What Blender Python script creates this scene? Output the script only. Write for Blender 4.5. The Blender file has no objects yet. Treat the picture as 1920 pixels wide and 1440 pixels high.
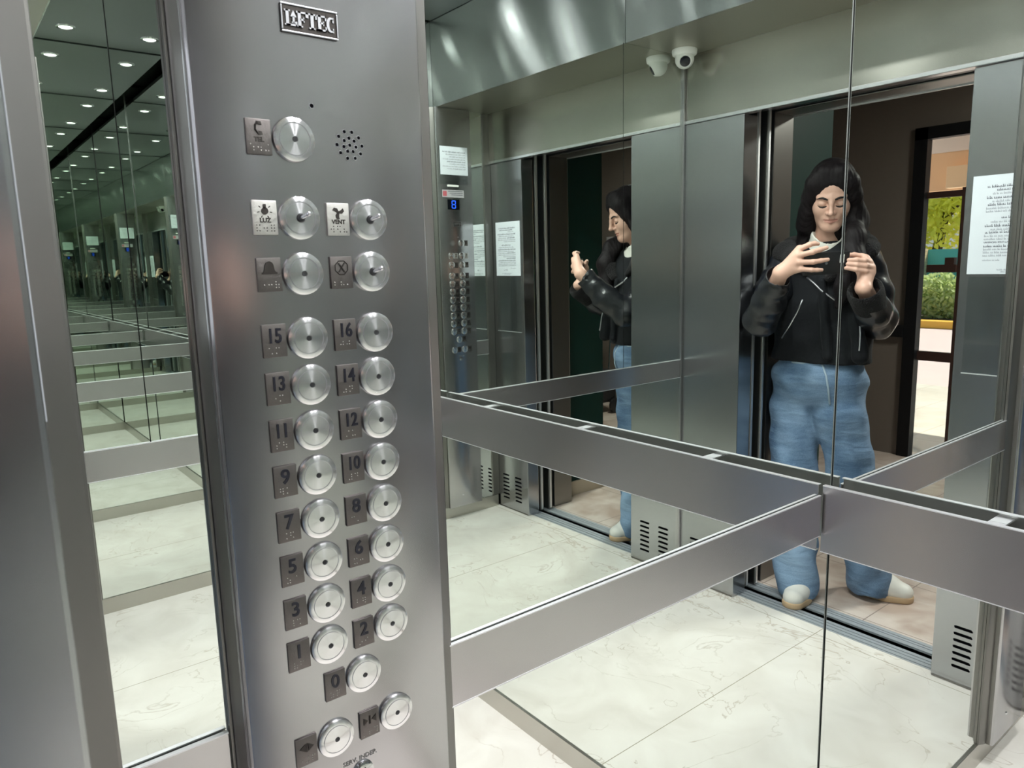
import bpy, bmesh, math, random
import numpy as np
from mathutils import Vector, Matrix
random.seed(4)
C = bpy.context.scene.collection
S = bpy.context.scene
PI = math.pi
# ------------------------------------------------------------------ measures (metres)
W, D = 1.327, 1.216            # cabin width, depth to the face of the front panels
CAM = Vector((0.6636, -1.2608, 1.40))
FWD = Vector((-0.77629635, 0.60895181, -0.16291616))
RGT = Vector((0.62030465, 0.78394628, -0.0255023))
UPV = Vector((-0.11218785, 0.12085499, 0.98631027))
ZS, YF, ZC = 2.19, 0.875, 2.60  # soffit height, fascia distance, ceiling height
ZH = 1.941                      # door header underside
RT, RB, RB2 = 0.990, 0.914, 0.864
SKH = 0.066
J1, J2 = 0.2713, 1.043          # door jambs
CF, Y1, Y2 = 0.032, 0.868, 1.079  # control panel face and its edges

# ------------------------------------------------------------------ materials
MATS = {}
def nodes(name):
    m = bpy.data.materials.new(name); m.use_nodes = True
    nt = m.node_tree
    return m, nt, nt.nodes, nt.links, nt.nodes['Principled BSDF']
def simple(name, col, rough=0.5, metal=0.0, spec=0.5, bump=0.0, scale=80, var=0.0, emit=None, es=0.0, coat=0.0, sheen=0.0):
    m, nt, N, L, B = nodes(name)
    B.inputs['Base Color'].default_value = (*col, 1)
    B.inputs['Roughness'].default_value = rough
    B.inputs['Metallic'].default_value = metal
    B.inputs['Specular IOR Level'].default_value = spec
    B.inputs['Coat Weight'].default_value = coat
    B.inputs['Sheen Weight'].default_value = sheen
    if emit:
        B.inputs['Emission Color'].default_value = (*emit, 1); B.inputs['Emission Strength'].default_value = es
    if bump or var:
        tc = N.new('ShaderNodeTexCoord'); no = N.new('ShaderNodeTexNoise')
        no.inputs['Scale'].default_value = scale; no.inputs['Detail'].default_value = 4
        L.new(tc.outputs['Object'], no.inputs['Vector'])
        if bump:
            bp = N.new('ShaderNodeBump'); bp.inputs['Strength'].default_value = bump; bp.inputs['Distance'].default_value = 0.01
            L.new(no.outputs['Fac'], bp.inputs['Height']); L.new(bp.outputs['Normal'], B.inputs['Normal'])
        if var:
            mx = N.new('ShaderNodeMix'); mx.data_type = 'RGBA'
            mx.inputs['A'].default_value = (*[c*(1-var) for c in col], 1); mx.inputs['B'].default_value = (*[min(1, c*(1+var)) for c in col], 1)
            L.new(no.outputs['Fac'], mx.inputs['Factor']); L.new(mx.outputs['Result'], B.inputs['Base Color'])
    MATS[name] = m
    return m
def steel(name, col, rough, aniso=0.0, arot=0.0, stretch=(4, 4, 260), bump=0.04, tang='UV', axis='X', rvar=0.06, bd=.002):
    m, nt, N, L, B = nodes(name)
    B.inputs['Base Color'].default_value = (*col, 1); B.inputs['Metallic'].default_value = 1
    B.inputs['Roughness'].default_value = rough
    B.inputs['Anisotropic'].default_value = aniso; B.inputs['Anisotropic Rotation'].default_value = arot
    if aniso:
        t = N.new('ShaderNodeTangent'); t.direction_type = 'UV_MAP' if tang == 'UV' else 'RADIAL'
        if tang != 'UV': t.axis = axis
        L.new(t.outputs['Tangent'], B.inputs['Tangent'])
    tc = N.new('ShaderNodeTexCoord'); mp = N.new('ShaderNodeMapping'); mp.inputs['Scale'].default_value = stretch
    no = N.new('ShaderNodeTexNoise'); no.inputs['Scale'].default_value = 3; no.inputs['Detail'].default_value = 5; no.inputs['Roughness'].default_value = .6
    L.new(tc.outputs['Object'], mp.inputs['Vector']); L.new(mp.outputs['Vector'], no.inputs['Vector'])
    if rvar:
        mr = N.new('ShaderNodeMapRange'); mr.inputs['To Min'].default_value = rough-rvar; mr.inputs['To Max'].default_value = rough+rvar
        L.new(no.outputs['Fac'], mr.inputs['Value']); L.new(mr.outputs['Result'], B.inputs['Roughness'])
    if bump:
        bp = N.new('ShaderNodeBump'); bp.inputs['Strength'].default_value = bump; bp.inputs['Distance'].default_value = bd
        L.new(no.outputs['Fac'], bp.inputs['Height']); L.new(bp.outputs['Normal'], B.inputs['Normal'])
    MATS[name] = m
    return m
def mirror_mat():
    m, nt, N, L, B = nodes('mirror_glass')
    B.inputs['Base Color'].default_value = (0.855, 0.89, 0.855, 1); B.inputs['Metallic'].default_value = 1; B.inputs['Roughness'].default_value = 0.0
    MATS['mirror_glass'] = m
def marble():
    m, nt, N, L, B = nodes('marble')
    tc = N.new('ShaderNodeTexCoord')
    def noise(scale, detail, dist, src=None):
        n = N.new('ShaderNodeTexNoise'); n.inputs['Scale'].default_value = scale; n.inputs['Detail'].default_value = detail; n.inputs['Distortion'].default_value = dist
        L.new(src or tc.outputs['Object'], n.inputs['Vector']); return n
    cl = noise(4.5, 6, .8)
    r1 = N.new('ShaderNodeValToRGB'); r1.color_ramp.elements[0].position = .3; r1.color_ramp.elements[0].color = (.72, .67, .62, 1)
    r1.color_ramp.elements[1].position = .68; r1.color_ramp.elements[1].color = (.85, .81, .765, 1)
    L.new(cl.outputs['Fac'], r1.inputs['Fac'])
    vn = noise(3.1, 7, 1.6)
    sub = N.new('ShaderNodeMath'); sub.operation = 'SUBTRACT'; sub.inputs[1].default_value = .5; L.new(vn.outputs['Fac'], sub.inputs[0])
    ab = N.new('ShaderNodeMath'); ab.operation = 'ABSOLUTE'; L.new(sub.outputs[0], ab.inputs[0])
    mr = N.new('ShaderNodeMapRange'); mr.inputs['From Min'].default_value = 0.0; mr.inputs['From Max'].default_value = .009; mr.inputs['To Min'].default_value = .5; mr.inputs['To Max'].default_value = 0
    L.new(ab.outputs[0], mr.inputs['Value'])
    gate = noise(2.2, 2, 0); gm = N.new('ShaderNodeMapRange'); gm.inputs['From Min'].default_value = .44; gm.inputs['From Max'].default_value = .58
    L.new(gate.outputs['Fac'], gm.inputs['Value'])
    mu = N.new('ShaderNodeMath'); mu.operation = 'MULTIPLY'; L.new(mr.outputs['Result'], mu.inputs[0]); L.new(gm.outputs['Result'], mu.inputs[1])
    mx = N.new('ShaderNodeMix'); mx.data_type = 'RGBA'; mx.inputs['B'].default_value = (.36, .27, .19, 1)
    L.new(mu.outputs[0], mx.inputs['Factor']); L.new(r1.outputs['Color'], mx.inputs['A'])
    # joints: one along Y at x=.665, one along X at y=-1.19
    sp = N.new('ShaderNodeSeparateXYZ'); L.new(tc.outputs['Object'], sp.inputs[0])
    def joint(out, pos, hw):
        a = N.new('ShaderNodeMath'); a.operation = 'SUBTRACT'; a.inputs[1].default_value = pos; L.new(out, a.inputs[0])
        b = N.new('ShaderNodeMath'); b.operation = 'ABSOLUTE'; L.new(a.outputs[0], b.inputs[0])
        c = N.new('ShaderNodeMath'); c.operation = 'LESS_THAN'; c.inputs[1].default_value = hw; L.new(b.outputs[0], c.inputs[0]); return c
    j = N.new('ShaderNodeMath'); j.operation = 'MAXIMUM'
    L.new(joint(sp.outputs['X'], .665, .0014).outputs[0], j.inputs[0]); L.new(joint(sp.outputs['Y'], -1.193, .0014).outputs[0], j.inputs[1])
    m2 = N.new('ShaderNodeMix'); m2.data_type = 'RGBA'; m2.inputs['B'].default_value = (.38, .34, .27, 1)
    L.new(j.outputs[0], m2.inputs['Factor']); L.new(mx.outputs['Result'], m2.inputs['A']); L.new(m2.outputs['Result'], B.inputs['Base Color'])
    B.inputs['Roughness'].default_value = .22; B.inputs['Specular IOR Level'].default_value = .45
    MATS['marble'] = m
def tiles(name, c1, c2, jc, sx, sy, ox, oy, rough, scale=5, jw=.004):
    m, nt, N, L, B = nodes(name)
    tc = N.new('ShaderNodeTexCoord'); no = N.new('ShaderNodeTexNoise'); no.inputs['Scale'].default_value = scale; no.inputs['Detail'].default_value = 8; no.inputs['Distortion'].default_value = .6
    L.new(tc.outputs['Object'], no.inputs['Vector'])
    r = N.new('ShaderNodeValToRGB'); r.color_ramp.elements[0].position = .35; r.color_ramp.elements[0].color = (*c1, 1); r.color_ramp.elements[1].position = .65; r.color_ramp.elements[1].color = (*c2, 1)
    L.new(no.outputs['Fac'], r.inputs['Fac'])
    sp = N.new('ShaderNodeSeparateXYZ'); L.new(tc.outputs['Object'], sp.inputs[0])
    outs = []
    for ax, s, o in (('X', sx, ox), ('Y', sy, oy)):
        a = N.new('ShaderNodeMath'); a.operation = 'SUBTRACT'; a.inputs[1].default_value = o; L.new(sp.outputs[ax], a.inputs[0])
        b = N.new('ShaderNodeMath'); b.operation = 'WRAP'; b.inputs[1].default_value = s; b.inputs[2].default_value = 0; L.new(a.outputs[0], b.inputs[0])
        c = N.new('ShaderNodeMath'); c.operation = 'LESS_THAN'; c.inputs[1].default_value = jw; L.new(b.outputs[0], c.inputs[0]); outs.append(c)
    j = N.new('ShaderNodeMath'); j.operation = 'MAXIMUM'; L.new(outs[0].outputs[0], j.inputs[0]); L.new(outs[1].outputs[0], j.inputs[1])
    mx = N.new('ShaderNodeMix'); mx.data_type = 'RGBA'; mx.inputs['B'].default_value = (*jc, 1)
    L.new(j.outputs[0], mx.inputs['Factor']); L.new(r.outputs['Color'], mx.inputs['A']); L.new(mx.outputs['Result'], B.inputs['Base Color'])
    B.inputs['Roughness'].default_value = rough
    MATS[name] = m
def clear(name, tint=(1, 1, 1), gloss=.06, rough=.02):
    m, nt, N, L, B = nodes(name); N.remove(B)
    t = N.new('ShaderNodeBsdfTransparent'); t.inputs[0].default_value = (*tint, 1)
    g = N.new('ShaderNodeBsdfGlossy'); g.inputs['Roughness'].default_value = rough
    mx = N.new('ShaderNodeMixShader'); mx.inputs[0].default_value = gloss
    L.new(t.outputs[0], mx.inputs[1]); L.new(g.outputs[0], mx.inputs[2]); L.new(mx.outputs[0], N['Material Output'].inputs[0])
    MATS[name] = m
mirror_mat(); marble()
steel('steel_panel', (.485, .475, .485), .21, .45, 0.0, (2, 2, 2), 0, rvar=0)
steel('steel_rail', (.55, .53, .535), .27, .5, .25, (3, 3, 3), 0, rvar=0)
steel('steel_edge', (.88, .88, .90), .42, 0, 0, (5, 5, 60), 0, rvar=.03)
steel('steel_trim', (.80, .80, .82), .24, 0, 0, (5, 5, 5), 0, rvar=0)
steel('steel_front', (.455, .46, .475), .22, .45, 0.0, (4, 4, 2), 0, rvar=0)
steel('steel_header', (.50, .49, .44), .22, .6, .25, (3, 3, 3), 0, rvar=0)
steel('steel_fascia', (.86, .87, .90), .13, .98, .25, (1, 1, 900), .35, rvar=0, bd=.0003)
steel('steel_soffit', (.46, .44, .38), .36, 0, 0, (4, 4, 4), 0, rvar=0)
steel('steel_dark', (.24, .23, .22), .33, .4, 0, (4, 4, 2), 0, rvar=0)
steel('steel_skirt', (.52, .50, .46), .30, .4, .25, (4, 4, 4), 0, rvar=0)
steel('ceiling_steel', (.17, .18, .18), .28, .2, 0, (4, 4, 4), 0, rvar=0)
steel('turned_steel', (.84, .84, .85), .21, .95, .25, (60, 60, 60), 0, 'RADIAL', 'X', .02)
steel('turned_rim', (.66, .66, .67), .20, .3, .25, (60, 60, 60), 0, 'RADIAL', 'X', .02)
steel('pewter', (.15, .135, .13), .36, 0, 0, (90, 90, 90), .15, rvar=.08)
steel('pewter_light', (.62, .60, .57), .36, 0, 0, (90, 90, 90), .15, rvar=.08)
steel('chrome', (.80, .80, .82), .12, 0, 0, (20, 20, 20), 0, rvar=.03)
simple('sill_alu', (.40, .43, .47), .45, metal=.35)
simple('pewter_dark', (.03, .025, .022), .42, .6)
simple('black_hole', (.004, .004, .005), .9, spec=0.0)
simple('black_plastic', (.012, .012, .014), .35)
simple('black_enamel', (.012, .012, .02), .3, .3)
simple('seal_black', (.006, .007, .006), .8, spec=.1)
simple('glass_edge', (.16, .17, .16), .4)
simple('hall_fill_glow', (1, 1, 1), .5, emit=(1.0, .97, .93), es=170)  # glow of the added fill lamp in the hall
steel('bright_metal', (.64, .64, .67), .32, 0, 0, (20, 20, 20), 0, rvar=.03)
simple('white_plastic', (.80, .80, .76), .35)
simple('camera_glass', (.006, .007, .012), .06)
simple('paper', (.62, .655, .70), .6)
simple('ink', (.09, .09, .11), .7)
simple('ink_light', (.30, .31, .34), .7)
simple('label_red', (.45, .10, .12), .5)
simple('label_grey', (.42, .40, .42), .4)
simple('engraved', (.10, .095, .09), .6)
simple('display_black', (.004, .005, .008), .15)
simple('display_blue', (.0, .02, .3), .4, emit=(.02, .10, 1.0), es=3.0)
simple('lamp_glow', (1, 1, 1), .4, emit=(.985, .975, 1.0), es=1350)
simple('brown_wall', (.155, .128, .112), .45, bump=.05, scale=40, var=.08)
simple('hall_ceiling', (.55, .50, .45), .8)
simple('green_paint', (.007, .034, .028), .5, spec=.15, bump=.03, scale=25)
simple('beige_stone', (.52, .43, .34), .45, var=.12, scale=14)
simple('black_frame', (.008, .008, .009), .5, spec=.2, var=.2, scale=20)
simple('brown_metal', (.045, .022, .018), .4)
simple('porch_paint', (.95, .62, .38), .8)
simple('porch_box', (.97, .72, .47), .7)
simple('porch_ceiling', (.93, .82, .76), .8)
simple('teal_paint', (.12, .50, .44), .7)
simple('kerb_yellow', (.92, .50, .07), .7)
simple('hedge_leaf', (.62, .70, .32), .55, var=.45, scale=6)
simple('tree_leaf', (.95, .96, .14), .5, var=.35, scale=3)
simple('bark', (.06, .04, .025), .9)
simple('soil', (.10, .06, .045), .9)
def translucent(name):
    m = MATS[name]; nt = m.node_tree; N, L = nt.nodes, nt.links; B = N['Principled BSDF']
    t = N.new('ShaderNodeBsdfTranslucent'); mx = N.new('ShaderNodeMixShader'); mx.inputs[0].default_value = .5
    src = B.inputs['Base Color'].links[0].from_socket; L.new(src, t.inputs[0])
    L.new(B.outputs[0], mx.inputs[1]); L.new(t.outputs[0], mx.inputs[2]); L.new(mx.outputs[0], N['Material Output'].inputs[0])
translucent('tree_leaf'); translucent('hedge_leaf')
clear('clear_acrylic', (.93, .95, .95), .12, .08)
clear('door_glass', (.95, .97, .96), .07)
tiles('landing_tile', (.44, .34, .29), (.66, .57, .52), (.24, .19, .17), .44, .44, .158, -1.44, .30, 6)
tiles('porch_tile', (.70, .60, .54), (.80, .72, .66), (.50, .40, .34), .42, .42, .1, .1, .42, 3, .006)
simple('pavement', (.74, .56, .54), .9, var=.06, scale=3)
def brick():
    m, nt, N, L, B = nodes('tan_brick')
    tc = N.new('ShaderNodeTexCoord'); mp = N.new('ShaderNodeMapping'); mp.inputs['Rotation'].default_value = (PI/2, 0, 0)
    b = N.new('ShaderNodeTexBrick'); b.inputs['Color1'].default_value = (.85, .62, .36, 1); b.inputs['Color2'].default_value = (.75, .52, .30, 1); b.inputs['Mortar'].default_value = (.45, .35, .25, 1)
    b.inputs['Scale'].default_value = 3.2
    L.new(tc.outputs['Object'], mp.inputs[0]); L.new(mp.outputs[0], b.inputs['Vector']); L.new(b.outputs['Color'], B.inputs['Base Color']); MATS['tan_brick'] = m
brick()

# ------------------------------------------------------------------ mesh builder
ORI = {}
def M3(x, y, z, o=(0, 0, 0)):
    return Matrix(((x[0], y[0], z[0], o[0]), (x[1], y[1], z[1], o[1]), (x[2], y[2], z[2], o[2]), (0, 0, 0, 1)))
def on_left(y, z, off=0.0):      # frame on the left wall / panel face: x->+Y, y->Z, z->+X
    return M3((0, 1, 0), (0, 0, 1), (1, 0, 0), (CF+off, y, z))
def on_front(x, z, off=0.0):     # frame on the front wall's inner face: x->-X, y->Z, z->+Y
    return M3((-1, 0, 0), (0, 0, 1), (0, 1, 0), (x, -D-.009+off, z))
class MB:
    def __init__(s): s.b = bmesh.new()
    def add(s, verts, faces, M=None):
        vs = [s.b.verts.new((M @ Vector(v)) if M else Vector(v)) for v in verts]
        for f in faces:
            try: s.b.faces.new([vs[i] for i in f])
            except ValueError: pass
        return s
    def box(s, lo, hi, M=None, bev=0.0):
        (x0, y0, z0), (x1, y1, z1) = lo, hi
        if bev:
            t = bmesh.new()
            bmesh.ops.create_cube(t, size=1.0, matrix=Matrix.Translation(((x0+x1)/2, (y0+y1)/2, (z0+z1)/2)) @ Matrix.Diagonal((x1-x0, y1-y0, z1-z0, 1)))
            bmesh.ops.bevel(t, geom=t.edges[:], offset=bev, segments=2, affect='EDGES', profile=.6)
            t.verts.ensure_lookup_table()
            vv = [v.co.copy() for v in t.verts]; ff = [[v.index for v in f.verts] for f in t.faces]
            t.free(); return s.add(vv, ff, M)
        v = [(x0, y0, z0), (x1, y0, z0), (x1, y1, z0), (x0, y1, z0), (x0, y0, z1), (x1, y0, z1), (x1, y1, z1), (x0, y1, z1)]
        return s.add(v, [(0, 3, 2, 1), (4, 5, 6, 7), (0, 1, 5, 4), (1, 2, 6, 5), (2, 3, 7, 6), (3, 0, 4, 7)], M)
    def prism(s, poly, z0, z1, M=None):
        n = len(poly); a = sum(poly[i][0]*poly[(i+1) % n][1]-poly[(i+1) % n][0]*poly[i][1] for i in range(n))
        if a < 0: poly = poly[::-1]
        v = [(x, y, z0) for x, y in poly]+[(x, y, z1) for x, y in poly]
        f = [tuple(range(n))[::-1], tuple(range(n, 2*n))]+[(i, (i+1) % n, n+(i+1) % n, n+i) for i in range(n)]
        return s.add(v, f, M)
    def lathe(s, prof, M=None, n=40):     # profile of (r, z) from the axis outwards
        v = []; idx = []
        for r, z in prof:
            if r < 1e-6: idx.append([len(v)]*n); v.append((0, 0, z))
            else:
                idx.append([len(v)+k for k in range(n)]); v += [(r*math.cos(2*PI*k/n), r*math.sin(2*PI*k/n), z) for k in range(n)]
        f = []
        for a, b in zip(idx, idx[1:]):
            for k in range(n):
                q = [a[k], b[k], b[(k+1) % n], a[(k+1) % n]]; u = []
                for i in q:
                    if i not in u: u.append(i)
                if len(u) > 2: f.append(tuple(u))
        return s.add(v, f, M)
    def tube(s, pts, r, n=8, M=None, cap=True):
        pts = [Vector(p) for p in pts]; rs = r if isinstance(r, (list, tuple)) else [r]*len(pts); v = []; f = []
        up = None
        for i, p in enumerate(pts):
            t = (pts[min(i+1, len(pts)-1)]-pts[max(i-1, 0)]).normalized()
            if up is None:
                up = Vector((0, 0, 1)) if abs(t.z) < .9 else Vector((1, 0, 0))
            a = t.cross(up).normalized(); up = a.cross(t).normalized()
            v += [p+rs[i]*(math.cos(2*PI*k/n)*a+math.sin(2*PI*k/n)*up) for k in range(n)]
        for i in range(len(pts)-1):
            f += [(i*n+k, i*n+(k+1) % n, (i+1)*n+(k+1) % n, (i+1)*n+k) for k in range(n)]
        if cap: f += [tuple(range(n))[::-1], tuple(range((len(pts)-1)*n, len(pts)*n))]
        return s.add(v, f, M)
    def mesh(s, me, M=None):
        return s.add([v.co.copy() for v in me.vertices], [tuple(p.vertices) for p in me.polygons], M)
    def text(s, body, size, depth=.0006, M=None, align='CENTER', sx=1.0, bold=0.0):
        cu = bpy.data.curves.new('t', 'FONT'); cu.body = body; cu.size = size; cu.extrude = depth; cu.align_x = align; cu.align_y = 'CENTER'; cu.resolution_u = 3
        cu.offset = bold
        o = bpy.data.objects.new('t', cu); C.objects.link(o)
        me = bpy.data.meshes.new_from_object(o.evaluated_get(bpy.context.evaluated_depsgraph_get()))
        bpy.data.objects.remove(o); bpy.data.curves.remove(cu)
        s.mesh(me, (M or Matrix()) @ Matrix.Diagonal((sx, 1, 1, 1))); bpy.data.meshes.remove(me); return s
    def build(s, name, mat, parent=None, org=None, smooth=None, mats=None, recalc=True):
        L = Vector(org) if org is not None else (ORI[parent.name] if parent else Vector((0, 0, 0)))
        if recalc: bmesh.ops.recalc_face_normals(s.b, faces=s.b.faces)
        uv = s.b.loops.layers.uv.new('UVMap')
        for f in s.b.faces:
            n = f.normal; ax = 2 if abs(n.z) > max(abs(n.x), abs(n.y)) else (0 if abs(n.x) > abs(n.y) else 1)
            for l in f.loops:
                c = l.vert.co
                l[uv].uv = (c.x, c.y) if ax == 2 else ((c.y, c.z) if ax == 0 else (c.x, c.z))
        for v in s.b.verts: v.co -= L
        me = bpy.data.meshes.new(name); s.b.to_mesh(me); s.b.free()
        for m in (mats or [mat]): me.materials.append(MATS[m] if isinstance(m, str) else m)
        o = bpy.data.objects.new(name, me); C.objects.link(o)
        if parent: o.parent = parent
        else: o.location = L
        ORI[o.name] = L
        if smooth:
            me.shade_smooth() if hasattr(me, 'shade_smooth') else None
            if smooth is not True: me.set_sharp_from_angle(angle=math.radians(smooth))
        return o
def tag(o, label, cat=None, group=None, kind=None):
    if label: o['label'] = label
    if cat: o['category'] = cat
    if group: o['group'] = group
    if kind: o['kind'] = kind
    return o
def struct(o, label=None): return tag(o, label, None, None, 'structure')
def thing(name, loc, label, cat, group=None):
    o = bpy.data.objects.new(name, None); C.objects.link(o); o.location = loc; o.empty_display_size = .1
    ORI[o.name] = Vector(loc)
    return tag(o, label, cat, group)
def copy_of(o, loc=None, parent=None):
    c = o.copy(); C.objects.link(c)
    if loc is not None: c.location = loc
    if parent: c.parent = parent
    ORI[c.name] = ORI.get(o.name, Vector((0, 0, 0)))
    for ch in list(o.children): copy_of(ch, None, c)
    return c
SKY, SUN, EXPO = 4.5, 7.5, 0.10
# ================================================================== the setting
def slab(name, lo, hi, mat, bev=0.0):
    return struct(MB().box(lo, hi, bev=bev).build(name, mat))
slab('floor', (-.03, -1.252, -.03), (W+.03, .03, 0), 'marble')
slab('wall_left', (-.05, -D-.09, -.03), (-.007, .05, 2.75), 'seal_black')
slab('wall_right', (W+.007, -D-.09, -.03), (W+.05, .05, 2.75), 'seal_black')
slab('wall_back', (-.05, .007, -.03), (W+.05, .05, 2.75), 'seal_black')
slab('ceiling', (.016, -YF+.004, ZC), (W-.016, -.055, ZC+.02), 'ceiling_steel')
slab('trim_1', (-.05, -1.3, 2.72), (W+.05, .05, 2.75), 'seal_black')             # dark void above the ceiling panel
slab('trim_2', (0.001, -YF-.004, ZS), (W-.001, -YF, ZC+.05), 'steel_fascia')     # upright fascia
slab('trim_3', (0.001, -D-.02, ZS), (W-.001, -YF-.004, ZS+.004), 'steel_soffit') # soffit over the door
slab('wall_front_header', (0.001, -D-.03, ZH), (W-.001, -D, ZS), 'steel_header')
slab('trim_4', (0.001, -D-.034, ZH-.012), (W-.001, -D+.004, ZH+.002), 'steel_trim', .002)
for side, x0, x1, cols in (('left', 0.001, J1, (.157, .047)), ('right', J2, W-.001, (1.102, 1.212))):
    yf = -D-(.009 if side == 'left' else 0)
    w = slab('wall_front_'+side, (x0, -D-.085, 0.001), (x1, yf, ZH-.013), 'steel_front', .003)
    for cx in cols:
        for k in range(7):
            z = .203-k*.0226
            b = MB(); b.prism([(cx, z-.009), (cx+.052, z-.009), (cx+.054, z-.002), (cx+.049, z), (cx+.003, z), (cx-.002, z-.006)], -.0006, .0005, M3((1, 0, 0), (0, 0, 1), (0, -1, 0), (0, yf+.0005, 0)))
            b.build('vent_slot', 'black_hole', w)
    MB().box((x0+.004, yf-.003, .002), (x1-.004, yf+.0015, .008)).build('bottom_seam', 'steel_dark', w)
slab('baseboard_left', (0, -D, 0), (.005, -.005, SKH), 'steel_skirt')
slab('baseboard_right', (W-.005, -D, 0), (W, -.005, SKH), 'steel_skirt')
slab('baseboard_back', (.005, -.005, 0), (W-.005, 0, SKH), 'steel_skirt')
# corner and edge trims
slab('trim_5', (-.004, -.0026, SKH), (.0003, .003, 2.70), 'seal_black')
slab('trim_6', (0.0, -.0038, SKH), (.0006, -.0026, 2.70), 'glass_edge')
slab('trim_7', (W-.004, -.004, SKH), (W+.004, .004, 2.70), 'seal_black')
slab('trim_8', (-.004, -D-.0085, 0.07), (.008, -1.1785, ZS), 'steel_dark', .003)
slab('trim_9', (W-.010, -D+.001, 0.07), (W+.004, -D+.012, ZS), 'steel_panel', .003)
# mirrors
def mirror(lo, hi, label):
    return tag(MB().box(lo, hi).build('wall_mirror', 'mirror_glass'), label, 'mirror')
def mirror2(a, b, label):
    return tag(MB().box(*a).box(*b).build('wall_mirror', 'mirror_glass'), label, 'mirror')
mirror2(((-.006, -.842, SKH), (0, -.0028, 2.70)), ((-.006, -.8748, ZS), (0, -.842, 2.70)), 'large wall mirror right of the control panel, meeting the back mirror in the corner')
mirror((-.006, -1.1785, SKH), (0, -1.0865, ZS), 'narrow tall mirror strip left of the control panel')
mirror((.0004, 0, SKH), (W-.004, .006, 2.70), 'back wall mirror on the right side of the photo behind the wide handrail')
mirror((W, -D+.012, SKH), (W+.006, -.0045, .938), 'long low mirror below the handrail opposite the control panel')
mirror2(((W, -.8622, .940), (W+.006, -.0045, 2.70)), ((W, -.8748, ZS), (W+.006, -.8622, 2.70)), 'wide upper mirror on the wall opposite the control panel')
mirror((W, -D+.012, .940), (W+.006, -.8648, ZS), 'narrow upper mirror on the wall opposite the control panel, beside the door')
slab('trim_10', (W+.0005, -.8646, .940), (W+.004, -.8624, 2.70), 'seal_black')
# handrails: flat plate with folded edges, held off the mirror by tabs
def rail(axis, a, b, pos, sgn, zb, RT, label, tabs):
    # axis 'Y': plate face at x=pos; sgn points away from the wall; axis 'X': plate face at y=pos
    def P(l0, l1, d0, d1, z0, z1, bb, bev=0.0):
        d0, d1 = sorted((pos+sgn*d0, pos+sgn*d1))
        if axis == 'Y': bb.box((d0, l0, z0), (d1, l1, z1), bev=bev)
        else: bb.box((l0, d0, z0), (l1, d1, z1), bev=bev)
    mid = (a+b)/2
    loc = (pos-sgn*.03, mid, zb) if axis == 'Y' else (mid, pos-sgn*.03, zb)
    t = thing('handrail', loc, label, 'handrail', None)
    m = MB(); P(a, b, -.0025, 0, zb, RT, m, .0006); m.build('face_plate', 'steel_rail', t)
    for z in (RT-.0016, zb):
        m = MB(); P(a, b, -(.009 if axis == 'X' else .0045), .0004, z, z+.0018, m, .0004); m.build('folded_edge', 'steel_edge', t)
    for c in tabs:
        for z in (RT-.010, zb+.006):
            m = MB(); P(c-.012, c+.012, -.0375, -.002, z, z+.003, m); m.build('bracket', 'steel_edge', t)
    return t
rail('Y', -.8655, -.046, .0065, 1, .896, .9735, 'narrow steel handrail on the left mirror between the control panel and the corner', ())
rail('Y', -1.178, -1.0905, .0065, 1, .896, .9765, 'short stub of steel handrail left of the control panel', ())
rail('X', .004, W-.010, -.038, -1, RB2, RT, 'wide steel handrail along the back mirror at the right of the photo', (.27, .66, 1.06))
rail('Y', -D+.014, -.046, W-.0065, -1, .900, .977, 'steel handrail on the mirror opposite the control panel', ())
# downlights
for i, (x, y, wd) in enumerate(((.28, -.19, 'above the back left corner'), (1.04, -.19, 'above the back right corner'), (.28, -.57, 'nearest the control panel'), (1.04, -.57, 'farthest from the corner'))):
    t = thing('ceiling_light', (x, y, ZC), 'small round white downlight in the dark ceiling '+wd, 'ceiling light', 'ceiling downlights')
    MB().lathe([(.030, .001), (.030, -.004), (.034, -.007), (.044, -.005), (.046, 0)], Matrix.Translation((x, y, ZC))).build('rim', 'chrome', t, smooth=40)
    MB().lathe([(0, -.0035), (.0302, -.0035)], Matrix.Translation((x, y, ZC)), 24).build('lens', 'lamp_glow', t)
# dome camera under the soffit
cx, cy = 1.262, -1.135
t = thing('security_camera', (cx, cy, ZS), 'white ball security camera under the soffit above the door', 'security camera')
T = Matrix.Translation((cx, cy, ZS))
MB().lathe([(0, 0), (.047, 0), (.048, -.004), (.046, -.018), (.041, -.022), (0, -.022)], T).build('base', 'white_plastic', t, smooth=50)
ball = Vector((cx, cy, ZS-.034))
aim = Vector((-.62, .62, -.50)).normalized()
R = aim.to_track_quat('Z', 'Y').to_matrix().to_4x4(); R.translation = ball
MB().lathe([(0, -.036)]+[(.036*math.cos(a), .036*math.sin(a)) for a in [x*PI/20-PI/2+PI/20 for x in range(14)]]+[(.024, .029), (.021, .027), (0, .027)], R).build('ball', 'white_plastic', t, smooth=50)
MB().lathe([(.020, .0272), (.019, .030), (.013, .032), (0, .0325)], R).build('lens_window', 'camera_glass', t, smooth=50)
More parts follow.
